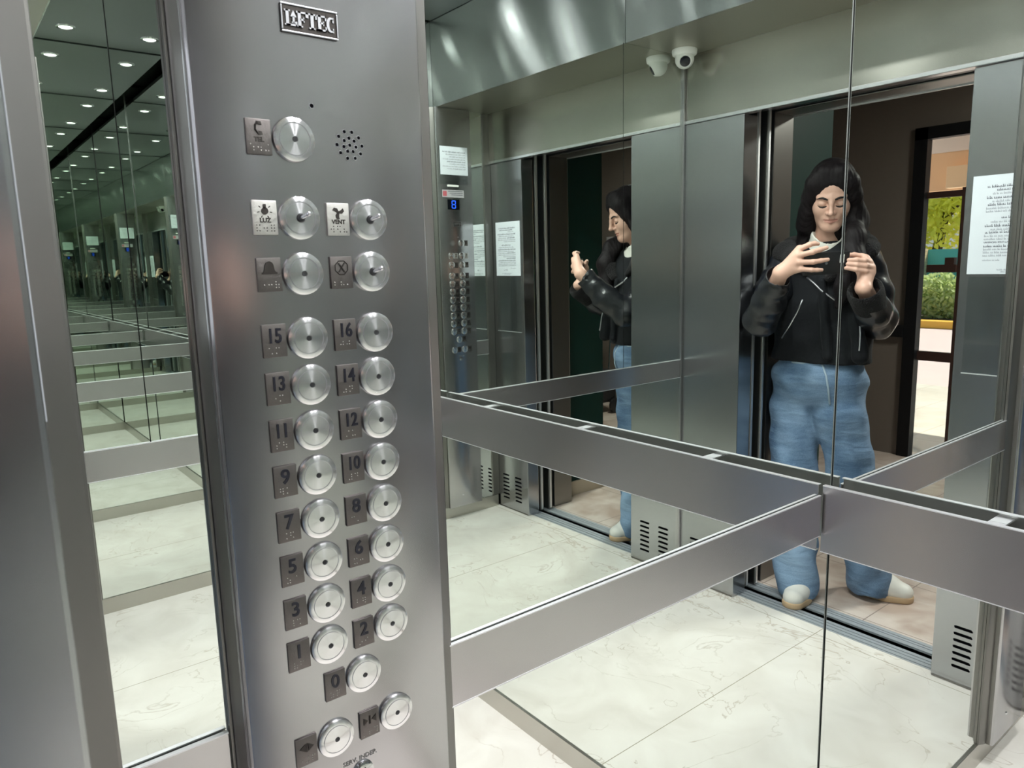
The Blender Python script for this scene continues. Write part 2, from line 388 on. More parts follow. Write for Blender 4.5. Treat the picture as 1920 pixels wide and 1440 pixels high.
# sill and doors
t = thing('door_sill', (.66, -1.335, 0), 'grooved grey metal door sill between cabin floor and landing', 'door sill')
for nm, ys in (('cabin_sill', [(-1.262, -1.2535), (-1.285, -1.266), (-1.305, -1.289), (-1.326, -1.309)]), ('landing_sill', [(-1.386, -1.364), (-1.402, -1.390), (-1.424, -1.406)])):
    m = MB()
    for a, b in ys: m.box((.10, a, -.02), (1.22, b, 0))
    m.box((.10, ys[-1][0], -.03), (1.22, ys[0][1], -.008))
    m.build(nm, 'sill_alu', t)
MB().box((.10, -1.3635, -.06), (1.22, -1.3265, -.03)).build('running_gap', 'black_hole', t)
n = 0
for y0, y1, nm in ((-1.352, -1.326, 'cabin'), (-1.408, -1.382, 'landing')):
    for side, x0, x1 in (('right', 1.062 if nm == 'cabin' else 1.052, 1.24), ('left', .05, .252 if nm == 'cabin' else .262)):
        n += 1
        d = struct(MB().box((x0, y0, .004), (x1, y1, ZH+.05), bev=.002).build('door_%d' % n, 'steel_dark'))
        xe = x0 if side == 'right' else x1
        MB().box((xe-.004, y0+.007, .01), (xe+.004, y1-.007, ZH+.04), bev=.001).build('edge_channel', 'steel_edge', d)
slab('trim_11', (.0, -1.425, ZH+.02), (W, -1.305, ZS), 'black_enamel')          # dark door gear above the opening
slab('trim_12', (1.058, -1.575, 0), (1.20, -1.44, 2.10), 'steel_dark', .003)      # landing door frame posts and head
slab('trim_13', (.10, -1.575, 0), (.246, -1.44, 2.10), 'steel_dark', .003)
slab('trim_14', (.246, -1.575, 1.956), (1.058, -1.44, 2.10), 'steel_dark', .003)
slab('trim_15', (.246, -1.578, 1.951), (1.058, -1.570, 1.957), 'steel_edge')
# landing: green wall with reveals, brown far wall, exit door
slab('floor_landing', (-2.6, -3.98, -.03), (2.9, -1.425, 0), 'landing_tile')
slab('wall_landing_right', (1.085, -1.93, 0), (2.9, -1.50, 2.6), 'green_paint')
slab('wall_landing_left', (-2.6, -1.93, 0), (.155, -1.50, 2.6), 'green_paint')
slab('wall_landing_top', (.155, -1.93, 2.14), (1.085, -1.50, 2.6), 'green_paint')
slab('baseboard_landing_right', (1.073, -1.94, 0), (2.9, -1.58, .085), 'beige_stone')
slab('baseboard_landing_left', (-2.6, -1.94, 0), (.167, -1.58, .085), 'beige_stone')
slab('ceiling_landing', (-2.6, -3.98, 2.55), (2.9, -1.5, 2.6), 'hall_ceiling')
slab('wall_hall_left', (-2.65, -3.98, 0), (-2.6, -1.5, 2.6), 'brown_wall')
slab('wall_hall_right', (2.9, -3.98, 0), (2.95, -1.5, 2.6), 'brown_wall')
EX0, EX1, EZ = .50, 1.612, 2.195
slab('wall_far_right', (EX1, -3.99, 0), (2.9, -3.95, 2.6), 'brown_wall')
slab('wall_far_left', (-2.6, -3.99, 0), (EX0, -3.95, 2.6), 'brown_wall')
slab('wall_far_top', (EX0, -3.99, EZ), (EX1, -3.95, 2.6), 'brown_wall')
slab('trim_16', (EX1+.001, -3.95, .83), (2.9, -3.915, .91), 'black_frame')
m = MB().box((EX1-.080, -3.995, 0), (EX1, -3.925, EZ)).box((EX0, -3.99, 0), (EX0+.064, -3.91, EZ)).box((EX0, -3.995, EZ-.077), (EX1, -3.925, EZ)); struct(m.build('window_1', 'black_frame'))
d = thing('exit_door', (1.42, -3.99, 0), 'open-framed glass exit door with brown crossbars onto the sunny street', 'door')
MB().box((1.29, -4.0, .02), (1.322, -3.97, 1.80)).build('stile', 'brown_metal', d)
MB().box((1.322, -4.0, 1.745), (EX1-.066, -3.97, 1.785)).build('top_bar', 'brown_metal', d)
MB().box((1.322, -4.0, .675), (EX1-.066, -3.97, .738)).build('push_bar', 'brown_metal', d)
lk = MB().box((1.322, -4.0, 1.265), (1.50, -3.95, 1.315)).build('lock_bar', 'brown_metal', d)
MB().box((1.335, -4.0, 1.315), (1.39, -3.95, 1.36)).build('lock_case', 'brown_metal', lk)
MB().box((1.318, -3.987, .03), (EX1-.066, -3.983, 1.75)).build('pane', 'door_glass', d)
# street outside
slab('floor_porch', (-8, -7.0, -.05), (14, -4.0, 0), 'porch_tile')
slab('floor_street', (-12, -26, -.06), (24, -7.0, -.01), 'pavement')
slab('ceiling_porch', (-8, -5.6, 2.36), (14, -4.0, 2.7), 'porch_ceiling')
slab('trim_17', (-8, -5.75, 1.905), (14, -5.55, 2.215), 'porch_paint')
slab('trim_18', (-8, -5.77, 2.215), (14, -5.54, 2.75), 'porch_ceiling')
tag(MB().box((1.70, -5.555, 1.915), (2.02, -5.46, 2.09), bev=.006).build('meter_box', 'porch_box'), 'pale square box fixed to the orange porch beam', 'box')
slab('wall_street', (-12, -15.9, 0), (24, -15.7, 1.45), 'teal_paint')
slab('wall_building', (-20, -30, 0), (34, -29.5, 7), 'porch_ceiling')
tag(MB().box((6.36, -15.69, 0), (6.66, -15.4, 1.46)).build('brick_pillar', 'tan_brick'), 'tan brick pillar against the teal street wall', 'pillar')
tag(MB().box((-12, -13.6, -.01), (24, -13.3, .13), bev=.02).build('street_kerb', 'kerb_yellow'), 'yellow painted kerb along the street', 'kerb')
slab('floor_verge', (-12, -15.7, -.01), (24, -13.6, .10), 'soil')
def leaves(name, centre, rad, n, size, mat, label, cat, trunk=None, seed=1, group=None):
    rng = np.random.default_rng(seed)
    t = thing(name, (centre[0], centre[1], 0.10), label, cat, group)
    u = rng.normal(size=(n, 3)); u /= np.linalg.norm(u, axis=1)[:, None]
    p = np.array(centre)+u*np.array(rad)*(rng.random(n)**.4)[:, None]
    b = MB(); V = []; F = []
    for q in p:
        a, c = rng.normal(size=3), rng.normal(size=3); a /= np.linalg.norm(a); c -= a*(a@c); c /= np.linalg.norm(c); s = size*(.6+.8*rng.random())
        i = len(V); V += [q-a*s, q+c*s*.45, q+a*s, q-c*s*.45]; F.append((i, i+1, i+2, i+3))
    b.add(V, F); f = b.build('foliage', mat, t, recalc=False)
    if trunk:
        m = MB()
        for pts, r in trunk: m.tube(pts, r, 8)
        m.build('trunk', 'bark', t)
    return t
for i, x in enumerate((3.9, 5.55, 7.2)):
    leaves('hedge_bush', (x, -14.5, .52), (.78, .5, .48), 2600, .06, 'hedge_leaf', ('green hedge bush behind the yellow kerb, farthest from the brick pillar', 'green hedge bush behind the yellow kerb, seen through the exit door', 'green hedge bush behind the yellow kerb, beyond the brick pillar')[i], 'bush', [([(x, -14.5, .09), (x+.05, -14.5, .5)], [.03, .015])], i+3, 'hedge along the street')
tx, ty = 7.2, -18.6
leaves('street_tree', (tx, ty, 3.4), (2.6, 2.0, 2.0), 12000, .105, 'tree_leaf', 'sunlit yellow-green tree behind the teal wall', 'tree',
       [([(tx+.3, ty, 0.05), (tx+.2, ty, 1.2), (tx, ty, 2.4), (tx-.3, ty+.3, 3.6)], [.16, .13, .10, .04]), ([(tx, ty, 2.2), (tx-.9, ty+.7, 3.0), (tx-1.3, ty+1.1, 3.7)], [.07, .05, .02]), ([(tx, ty, 2.4), (tx+.8, ty+.6, 3.2), (tx+1.2, ty+.9, 4)], [.06, .04, .02])], 9)
# a small wheeled trolley parked by the far hall wall
t = thing('hand_trolley', (-1.50, -3.62, 0), 'small black wheeled trolley with a curved chrome handle by the hall wall', 'trolley')
MB().tube([(-1.50, -3.66, .10), (-1.50, -3.70, .62), (-1.50, -3.72, .86)], .012).build('pole', 'chrome', t, smooth=60)
MB().tube([(-1.60, -3.70, .90), (-1.56, -3.72, .93), (-1.50, -3.72, .88), (-1.44, -3.72, .93), (-1.41, -3.68, .84)], .014).build('handle', 'chrome', t, smooth=60)
MB().box((-1.64, -3.66, .10), (-1.38, -3.44, .40), bev=.03).build('bag', 'black_plastic', t)
for x in (-1.66, -1.36):
    MB().lathe([(0, -.02), (.05, -.02), (.07, -.012), (.07, .012), (.05, .02), (0, .02)], M3((0, 1, 0), (0, 0, 1), (1, 0, 0), (x, -3.62, .071)), 24).build('wheel', 'black_plastic', t, smooth=40)
tag(MB().box((-1.78, -3.95, 1.36), (-1.50, -3.942, 1.62), bev=.002).build('wall_plate', 'label_grey'), 'small dark plate on the brown hall wall', 'sign')

t = thing('hall_fill_light', (-.1, -2.95, 2.55), 'added round fill light, out of view, brightening the brown landing hall', 'ceiling light')  # added lamp, out of view, to lift the dark hall walls
MB().lathe([(.20, 0), (.20, -.03), (.19, -.04)], Matrix.Translation((-.1, -2.95, 2.55))).build('rim', 'white_plastic', t, smooth=40)
MB().lathe([(0, -.035), (.192, -.035)], Matrix.Translation((-.1, -2.95, 2.55))).build('fill_disc', 'hall_fill_glow', t)
# ================================================================== control panel
cp = thing('control_panel', (0.0, -.973, SKH), 'tall brushed steel lift control panel with round buttons, under a nameplate', 'control panel')
# column: flat face with folded, bevelled sides
prof = [(0.0005, -1.0862), (.010, -1.0862), (.013, -1.0835), (CF-.006, Y2*-1-.0025), (CF-.0015, -Y2-.0006), (CF, -Y2+.002), (CF, -Y1-.002), (CF-.0015, -Y1+.0006), (CF-.006, -Y1+.003), (.016, -.8655), (.013, -.857), (.009, -.8505), (.006, -.8425), (.0005, -.8422)]
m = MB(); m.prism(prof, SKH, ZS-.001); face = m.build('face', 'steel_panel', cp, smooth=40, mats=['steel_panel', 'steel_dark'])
for p in face.data.polygons:      # same sheet as the front; the side returns' shade is put in as darker steel
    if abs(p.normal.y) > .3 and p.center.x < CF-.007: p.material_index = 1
MB().box((.0006, -1.0888, SKH), (.0065, -1.0864, ZS-.001)).build('side_gasket', 'steel_dark', cp)
# nameplate
np_ = MB().box((-.0255, -.0115, 0), (.0255, .0115, .0022), on_left(-.9765, 1.6075), bev=.0006).build('nameplate', 'pewter_dark', cp)
m = MB(); MX = on_left(-.9765, 1.6075, .0021)
for lo, hi in (((-.0255, .0102), (.0255, .0115)), ((-.0255, -.0115), (.0255, -.0102)), ((-.0255, -.0095), (-.0243, .0095)), ((.0243, -.0095), (.0255, .0095))):
    m.box((*lo, 0), (*hi, .0012), MX, bev=.0003)
m.build('border', 'bright_metal', np_)
# raised slab-serif lettering L(arrow)FTEC
m = MB(); MX = on_left(-.9765, 1.6075, .0021)
H = .0125; y0 = -.00625
def bar(x0, x1, a, b): m.box((x0, y0+a*H, 0), (x1, y0+b*H, .0013), MX)
x = -.0215
bar(x-.0012, x+.0040, 0, .10); bar(x-.0012, x+.0040, .90, 1); bar(x, x+.0026, 0, 1); bar(x+.002, x+.0098, 0, .12); bar(x+.0084, x+.0098, 0, .30)        # L
bar(x+.0058, x+.0076, .20, .62); m.prism([(x+.0040, y0+.58*H), (x+.0094, y0+.58*H), (x+.0067, y0+1.0*H)], 0, .0013, MX); bar(x+.0050, x+.0084, .18, .27)  # I as an arrow
x = -.0110
bar(x-.0012, x+.0042, 0, .10); bar(x, x+.0028, 0, 1); bar(x-.0012, x+.0082, .89, 1); bar(x+.0070, x+.0082, .68, 1); bar(x+.002, x+.0058, .44, .56); bar(x+.0048, x+.0058, .34, .66)   # F
x = -.0026
bar(x, x+.0086, .89, 1); bar(x, x+.0012, .66, 1); bar(x+.0074, x+.0086, .66, 1); bar(x+.0029, x+.0057, 0, 1); bar(x+.0016, x+.0070, 0, .10)             # T
x = .0070
bar(x-.0010, x+.0040, 0, .10); bar(x, x+.0028, 0, 1); bar(x-.001, x+.0078, .89, 1); bar(x-.001, x+.0078, 0, .11); bar(x+.0066, x+.0078, .70, 1); bar(x+.0066, x+.0078, 0, .30); bar(x+.002, x+.0056, .45, .56); bar(x+.0046, x+.0056, .36, .64)  # E
arc = [( .0188+.0040*math.cos(a), .00625*math.sin(a)) for a in [math.radians(q) for q in range(48, 313, 12)]]
inn = [( .0196+.0023*math.cos(a), .0048*math.sin(a)) for a in [math.radians(q) for q in range(312, 47, -12)]]
m.prism(arc+inn, 0, .0013, MX); m.box((.0205, .0018, 0), (.0216, .0062, .0013), MX); m.box((.0205, -.0062, 0), (.0216, -.0026, .0013), MX)
m.build('lettering', 'bright_metal', np_)
# buttons: turned steel discs with a groove and a dark centre
def face_loc(y, z): return Vector((CF, y, z))-ORI[cp.name]
def lx(prof, n=48):
    return MB().lathe(prof, M3((0, 1, 0), (0, 0, 1), (1, 0, 0)), n)
def local_build(mb, name, mat, parent, loc, smooth=None):
    o = mb.build(name, mat, None, org=(0, 0, 0), smooth=smooth); o.parent = parent; o.location = loc; ORI[o.name] = Vector((0, 0, 0)); return o
bt = local_build(lx([(.0185, -.001), (.0185, .0028), (.0183, .0034), (.0165, .0042), (.0141, .0044), (.0139, .0032), (.0134, .0032), (.0132, .0045), (.0026, .0050), (.0024, .0042), (0, .0042)]), 'button', 'turned_steel', cp, face_loc(-.998, 1.338), 25)
dot = local_build(lx([(0, .0046), (.0022, .0045), (.0025, .0038)], 16), 'indicator', 'black_plastic', bt, (0, 0, 0), 40)
rim = local_build(lx([(.0189, 0), (.0189, .0015), (.0184, .0022)], 48), 'collar', 'turned_rim', bt, (0, 0, 0), 40)
# key switches: the same disc with a dark barrel and a toggle pin
kb = local_build(lx([(.0185, -.001), (.0185, .0028), (.0183, .0034), (.0165, .0042), (.0141, .0044), (.0139, .0032), (.0134, .0032), (.0132, .0045), (.0040, .0051), (.0038, .0046), (0, .0046)]), 'switch', 'turned_steel', cp, face_loc(-.998, 1.443), 25)
local_build(lx([(0, .0064), (.0030, .0064), (.0036, .0056), (.0038, .004)], 20), 'barrel', 'black_plastic', kb, (0, 0, 0), 40)
local_build(MB().tube([(.005, 0, 0), (.013, .0022, .0022), (.0165, .0030, .0030), (.0178, .0033, .0033)], [.0017, .0020, .0024, .0014], 10), 'toggle', 'steel_trim', kb, (0, 0, 0), 60)
def braille(m, MX, rows, mx, my, r=.00055, pitch=.0026):
    for i, j in rows:
        m.lathe([(r, 0), (r*.8, .0005), (0, .0007)], MX @ Matrix.Translation((mx+i*pitch, my-j*pitch, 0)), 8)
def plate(y, z, key, dark, icon=None, txt=None):
    MX0 = on_left(y, z)
    lab = {'TEL': 'pewter plate with a telephone handset and TEL', 'LUZ': 'pale plate with a light bulb and LUZ', 'VENT': 'pale plate with a fan and VENT', 'BELL': 'plate with a bell', 'STOP': 'plate with a cross in an octagon', 'OPEN': 'plate with door-open arrows', 'CLOSE': 'plate with door-close arrows'}.get(key, 'pewter plate numbered '+key)
    p = MB().box((-.0108, -.0145, 0), (.0108, .0145, .0024), MX0, bev=.0009).build('number_plate' if key.isdigit() else 'symbol_plate', 'pewter_light' if not dark else 'pewter', cp, smooth=40)
    p['label'] = lab
    MX = on_left(y, z, .00235)
    m = MB()
    if key.isdigit():
        m.text(key, .0178 if len(key) == 2 else .0190, .0007, MX @ Matrix.Translation((0, .0038, 0)), sx=.78 if len(key) == 2 else .95, bold=.0004)
    if txt: m.text(txt, .0052, .0004, MX @ Matrix.Translation((0, -.0024, 0)), bold=.0002)
    if icon: icon(m, MX)
    m.build('symbol', 'pewter_dark' if not key.isdigit() else 'black_enamel', p)
    random.seed(key); m = MB(); cells = [(i, j) for i in (0, 1, 2.6, 3.6, 5.2, 6.2)[:4 if key.isdigit() else 6] for j in (0, 1, 2) if random.random() < .55]
    braille(m, MX, cells, -.0075 if not key.isdigit() else -.0055, -.0062, pitch=.0024); m.build('braille', 'pewter_light' if dark else 'pewter_dark', p)
def circ(cx, cy, r, n=20, a0=0, a1=2*PI): return [(cx+r*math.cos(a0+(a1-a0)*k/n), cy+r*math.sin(a0+(a1-a0)*k/n)) for k in range(n)]
def i_tel(m, MX):
    m.tube([(-.0004, .0115, .0004), (-.0024, .0092, .0004), (-.0026, .0056, .0004), (-.0002, .0026, .0004)], [.0008, .0009, .0009, .0008], 8, MX)
    m.prism([(-.0016, .0124), (.0022, .0124), (.0028, .0096), (-.0006, .0100)], 0, .0009, MX); m.prism([(-.0014, .0026), (-.0002, .0046), (.0026, .0042), (.0034, .0018), (.0004, .0012)], 0, .0009, MX)
def i_luz(m, MX):
    m.prism(circ(0, .0055, .0030), 0, .0008, MX); m.box((-.0012, .0076, 0), (.0012, .0112, .0008), MX)
    for a in range(-60, 241, 50):
        if abs(a-90) < 20: continue
        c, s = math.cos(math.radians(a)), math.sin(math.radians(a)); m.tube([(c*.0046, .0055+s*.0046, .0003), (c*.0064, .0055+s*.0064, .0003)], .0004, 6, MX)
def i_fan(m, MX):
    for k in range(3):
        a = k*2*PI/3+.5; c, s = math.cos(a), math.sin(a)
        m.prism([(c*u-s*v, .0060+s*u+c*v) for u, v in ((0, -.0008), (.0026, -.0026), (.0056, -.0016), (.0058, .0012), (.0034, .0006), (0, .0010))], 0, .0008, MX)
def i_bell(m, MX):
    m.prism([(-.0068, .0004), (.0068, .0004), (.0068, .0018), (.0052, .0026), (.0044, .0044)]+[(.0040*math.cos(a), .0068+.0046*math.sin(a)) for a in [math.radians(q) for q in range(0, 181, 15)]]+[(-.0044, .0044), (-.0052, .0026), (-.0068, .0018)], 0, .0009, MX)
def i_stop(m, MX):
    oc = [(.0066*math.cos(PI/8+k*PI/4), .0045+.0066*math.sin(PI/8+k*PI/4)) for k in range(8)]
    for a, b in zip(oc, oc[1:]+oc[:1]): m.tube([(*a, .0003), (*b, .0003)], .0005, 6, MX)
    for s in (-1, 1): m.prism([(-.0034, .0045-s*.0042), (-.0022, .0045-s*.0042), (.0034, .0045+s*.0042), (.0022, .0045+s*.0042)], 0, .0009, MX)
def arrows(m, MX, out):
    for s in (-1, 1):
        a, b = (.0016, .0070) if out else (.0070, .0022)
        m.prism([(s*a, .0080), (s*b, .0042), (s*a, .0004)], 0, .0008, MX)
    if out: m.box((-.0009, -.0002, 0), (.0009, .0086, .0008), MX)
    else: m.box((-.0008, -.0002, 0), (-.0002, .0086, .0008), MX); m.box((.0002, -.0002, 0), (.0008, .0086, .0008), MX)
LX, RX = -.998, -.931
keys = [(LX, 1.509, 'TEL', True), (LX, 1.395, 'BELL', True)]
grid = [(LX if n % 2 else RX, 1.338-.0423*((16-n)//2), str(n), True) for n in range(16, 0, -1)]
rest = [(-.9645, .9985, '0', True), (RX, .943, 'CLOSE', True), (LX, .943, 'OPEN', True)]
first = True
for y, z, k, dk in keys+grid+rest:
    if first: bt.location = face_loc(y, z); first = False
    else: copy_of(bt, face_loc(y, z))
    plate(y-.0305, z, k, dk, {'TEL': i_tel, 'BELL': i_bell, 'OPEN': lambda m, M: arrows(m, M, True), 'CLOSE': lambda m, M: arrows(m, M, False)}.get(k), 'TEL' if k == 'TEL' else None)
first = True
for y, z, k, dk in ((LX, 1.443, 'LUZ', False), (RX, 1.4425, 'VENT', False), (RX, 1.395, 'STOP', True)):
    if first: kb.location = face_loc(y, z); first = False
    else: copy_of(kb, face_loc(y, z))
    plate(y-.0305, z, k, dk, {'LUZ': i_luz, 'VENT': i_fan, 'STOP': i_stop}[k], {'LUZ': 'LUZ', 'VENT': 'VENT'}.get(k))
# loudspeaker holes, microphone hole
def hole(y, z, r, nm):
    MX = on_left(y, z, .0001)
    o = MB().lathe([(0, .0001), (r, .0001)], MX, 16).build(nm, 'black_hole', cp)
    MB().lathe([(r*.98, .0001), (r*1.12, .0006), (r*1.25, .0001)], MX, 16).build('hole_rim', 'steel_edge', o, smooth=60)
for u, v in ((1008,215),(1078,222),(953,258),(1048,278),(1140,277),(1003,300),(1095,307),(935,337),(1052,345),(997,357),(1110,365),(1167,357),(1030,402),(1080,408),(963,415),(1150,432),(1025,470),(1097,473)):
    dy = (u-1052)/4.8*.000505; hole(-.945+dy, 1.5085-((v-345)/4.8-(u-1052)/4.8*.11)*.000435, .0015, 'speaker_hole')
hole(-.979, 1.539, .0018, 'microphone_hole')
# key lock and its legend
MB().text('SERV. INDEP.', .0066, .0002, on_left(-.9735, .9085, .0002), bold=.0001).build('legend', 'engraved', cp)
k = MB().lathe([(0, .004), (.0085, .004), (.0105, .003), (.011, 0)], on_left(-.971, .8935), 32).build('key_lock', 'chrome', cp, smooth=40)
MB().box((-.0012, -.005, .0038), (.0012, .005, .0043), on_left(-.971, .8935)).build('keyhole', 'black_hole', k)
MB().lathe([(0, .003), (.003, .0025), (.0045, 0)], on_left(-.95, .13), 16).build('screw', 'chrome', cp, smooth=40)
# upper part, seen in the mirrors: floor display, caution label, notice pocket
dsp = MB().box((-.037, -.026, 0), (.037, .026, .002), on_left(-.958, 1.708), bev=.0006).build('floor_display', 'display_black', cp)
m = MB(); MX = on_left(-.958, 1.708, .0021)
for x0, x1, z0, z1 in ((-.009, .009, .0165, .0205), (-.009, .009, -.002, .002), (-.009, .009, -.0205, -.0165), (-.0125, -.009, .0025, .018), (.009, .0125, .0025, .018), (-.0125, -.009, -.018, -.0025), (.009, .0125, -.018, -.0025)): m.box((x0, z0, 0), (x1, z1, .0003), MX)
m.build('lit_digit', 'display_blue', dsp)
lb = MB().box((-.068, -.019, 0), (.068, .019, .0006), on_left(-.958, 1.763)).build('caution_label', 'label_grey', cp)
MB().box((.040, -.013, .0005), (.064, .013, .0009), on_left(-.958, 1.763)).build('red_mark', 'label_red', lb)
m = MB()
for k in range(3): m.box((-.060, .010-k*.009, .0005), (.032-.01*k, .0135-k*.009, .0008), on_left(-.958, 1.763))
m.build('small_print', 'ink', lb)
MB().box((-.035, -.005, 0), (.035, .005, .004), on_left(-.958, 1.803), bev=.001).build('white_clip', 'white_plastic', cp)
pk = MB().box((-.088, -.095, 0), (.088, .095, .0012), on_left(-.966, 1.906)).build('notice_pocket', 'clear_acrylic', cp)
# ------------------------------------------------------------------ notices
def para(m, MX, x0, x1, y, h, ind=0.0, end=None, seed=0):
    # one line of small print: runs of letter-sized strokes with word gaps
    rng = random.Random(seed*77+int(y*1e5)); x = x0+ind; end = end or x1
    while x < end-.004:
        n = rng.choice((2, 3, 4, 5, 6, 7, 9)); 
        for _ in range(n):
            if x > end: break
            hh = 1.45*h*rng.choice((.65, .65, .7, 1.0)); w = h*rng.choice((.46, .58, .68)); m.box((x, y, 0), (x+w, y+hh*.36, .0002), MX); m.box((x, y+hh*.3, 0), (x+w*.45, y+hh, .0002), MX); x += w+h*.14
        x += h*.55
def notice(name, MX, w, h, label, lines, group=None):
    o = tag(MB().box((-w/2, -h/2, 0), (w/2, h/2, .0004), MX).build(name, 'paper'), label, 'notice', group)
    MX = MX @ Matrix.Translation((0, 0, .0005)); dark = MB(); lite = MB()
    for i, (y, hh, x0, x1, b) in enumerate(lines): para(dark if b else lite, MX, -w/2+x0, -w/2+x1, h/2-y, hh, seed=i)
    if name == 'paper_notice':
        lite.tube([(.005, -h/2+.030, 0), (.014, -h/2+.036, 0), (.010, -h/2+.026, 0), (.022, -h/2+.034, 0), (.034, -h/2+.028, 0), (.042, -h/2+.033, 0)], .0009, 5, MX)
        dark.text('URGENCIAS: SOLO LLAMAR', .0062, .0001, MX @ Matrix.Translation((-w/2+.040, h/2-.194, 0)), align='LEFT', bold=.0002)
    dark.build('headline_print', 'ink', o); lite.build('small_print', 'ink_light', o)
    return o
# viewed facing the door wall its left edge is next to the panel; the sheet is A4
PX, PZ = .146, 1.4735
L = [(.036, .0052, .040, .185, 1), (.046, .0052, .065, .175, 1), (.056, .0045, .055, .105, 0), (.068, .0055, .040, .190, 1), (.078, .0045, .055, .190, 0), (.088, .0052, .044, .110, 1), (.0885, .0045, .118, .19, 0), (.098, .0045, .040, .190, 0), (.107, .0045, .040, .140, 0), (.126, .0052, .082, .160, 1), (.137, .0045, .055, .190, 0), (.149, .0055, .040, .190, 1), (.159, .0045, .055, .190, 0), (.168, .0052, .042, .110, 1), (.169, .0045, .115, .19, 0), (.178, .0045, .040, .190, 0), (.187, .0045, .040, .150, 0), (.208, .0052, .040, .19, 1), (.217, .0045, .040, .190, 0), (.226, .0045, .040, .190, 0), (.235, .0045, .040, .19, 0), (.248, .0035, .040, .085, 0), (.276, .0032, .080, .16, 0), (.282, .0032, .090, .14, 0)]
notice('paper_notice', on_front(PX, PZ, .0018), .210, .287, 'white printed notice sheet on the steel panel beside the door, above an empty pocket', L)
hp = tag(MB().box((-.103, -.147, 0), (.103, .147, .0012), on_front(.143, 1.175, .0004)).build('notice_pocket', 'clear_acrylic'), 'empty clear notice pocket under the printed sheet beside the door', 'notice pocket')
MB().box((-.103, -.149, 0), (.103, -.146, .004), on_front(.143, 1.175, .0004)).build('lower_lip', 'steel_edge', hp)
notice('paper_certificate', on_left(-.969, 1.929, .0022), .172, .142, 'white inspection sheet above the floor display at the top of the control panel', [(.03+.012*k, .005, .015, .155-.02*(k % 3), k % 4 == 0) for k in range(8)])
# ================================================================== the person, modelled as smooth distance fields
simple('skin', (.66, .40, .31), .48, bump=.03, scale=300)
simple('lips', (.53, .25, .20), .45)
simple('hair', (.010, .008, .009), .55, spec=.13, bump=.0)
simple('brow_hair', (.012, .008, .007), .7)
simple('leather', (.009, .010, .013), .26, bump=.25, scale=22)
simple('suede', (.006, .007, .009), .75, spec=.18, bump=.12, scale=60, sheen=.03)
simple('fleece', (.011, .010, .011), .95, spec=.15, bump=.9, scale=170, sheen=.08)
simple('shirt_cloth', (.72, .70, .64), .85)
simple('shoe_white', (.74, .72, .68), .5)
simple('shoe_sole', (.52, .36, .22), .6)
simple('denim_seam', (.34, .43, .52), .85)
simple('denim', (.085, .17, .33), .85)
def denim():
    m = MATS['denim']; nt = m.node_tree; N, L = nt.nodes, nt.links; B = N['Principled BSDF']
    tc = N.new('ShaderNodeTexCoord')
    def noise(sc, st, det, dis):
        mp = N.new('ShaderNodeMapping'); mp.inputs['Scale'].default_value = st; mp.inputs['Rotation'].default_value = (0, .22, 0)
        n = N.new('ShaderNodeTexNoise'); n.inputs['Scale'].default_value = sc; n.inputs['Detail'].default_value = det; n.inputs['Distortion'].default_value = dis
        L.new(tc.outputs['Object'], mp.inputs[0]); L.new(mp.outputs[0], n.inputs['Vector']); return n
    fade = noise(5, (1, 1, .5), 2, 0); fold = noise(3, (3, 3, 12), 3, .3); grain = noise(260, (1, 1, 1), 1, 0)
    def mul(o, v):
        q = N.new('ShaderNodeMath'); q.operation = 'MULTIPLY'; q.inputs[1].default_value = v; L.new(o, q.inputs[0]); return q.outputs[0]
    def add(a, b):
        q = N.new('ShaderNodeMath'); q.operation = 'ADD'; L.new(a, q.inputs[0]); L.new(b, q.inputs[1]); return q.outputs[0]
    t = add(add(mul(fade.outputs['Fac'], .62), mul(fold.outputs['Fac'], .24)), mul(grain.outputs['Fac'], .14))
    r = N.new('ShaderNodeValToRGB'); r.color_ramp.elements[0].position = .36; r.color_ramp.elements[0].color = (.060, .118, .215, 1); r.color_ramp.elements[1].position = .64; r.color_ramp.elements[1].color = (.27, .39, .56, 1)
    L.new(t, r.inputs['Fac']); L.new(r.outputs['Color'], B.inputs['Base Color'])
    bp = N.new('ShaderNodeBump'); bp.inputs['Strength'].default_value = .55; bp.inputs['Distance'].default_value = .012
    L.new(fold.outputs['Fac'], bp.inputs['Height']); L.new(bp.outputs['Normal'], B.inputs['Normal'])
denim()
A = lambda *q: np.array(q, np.float32)
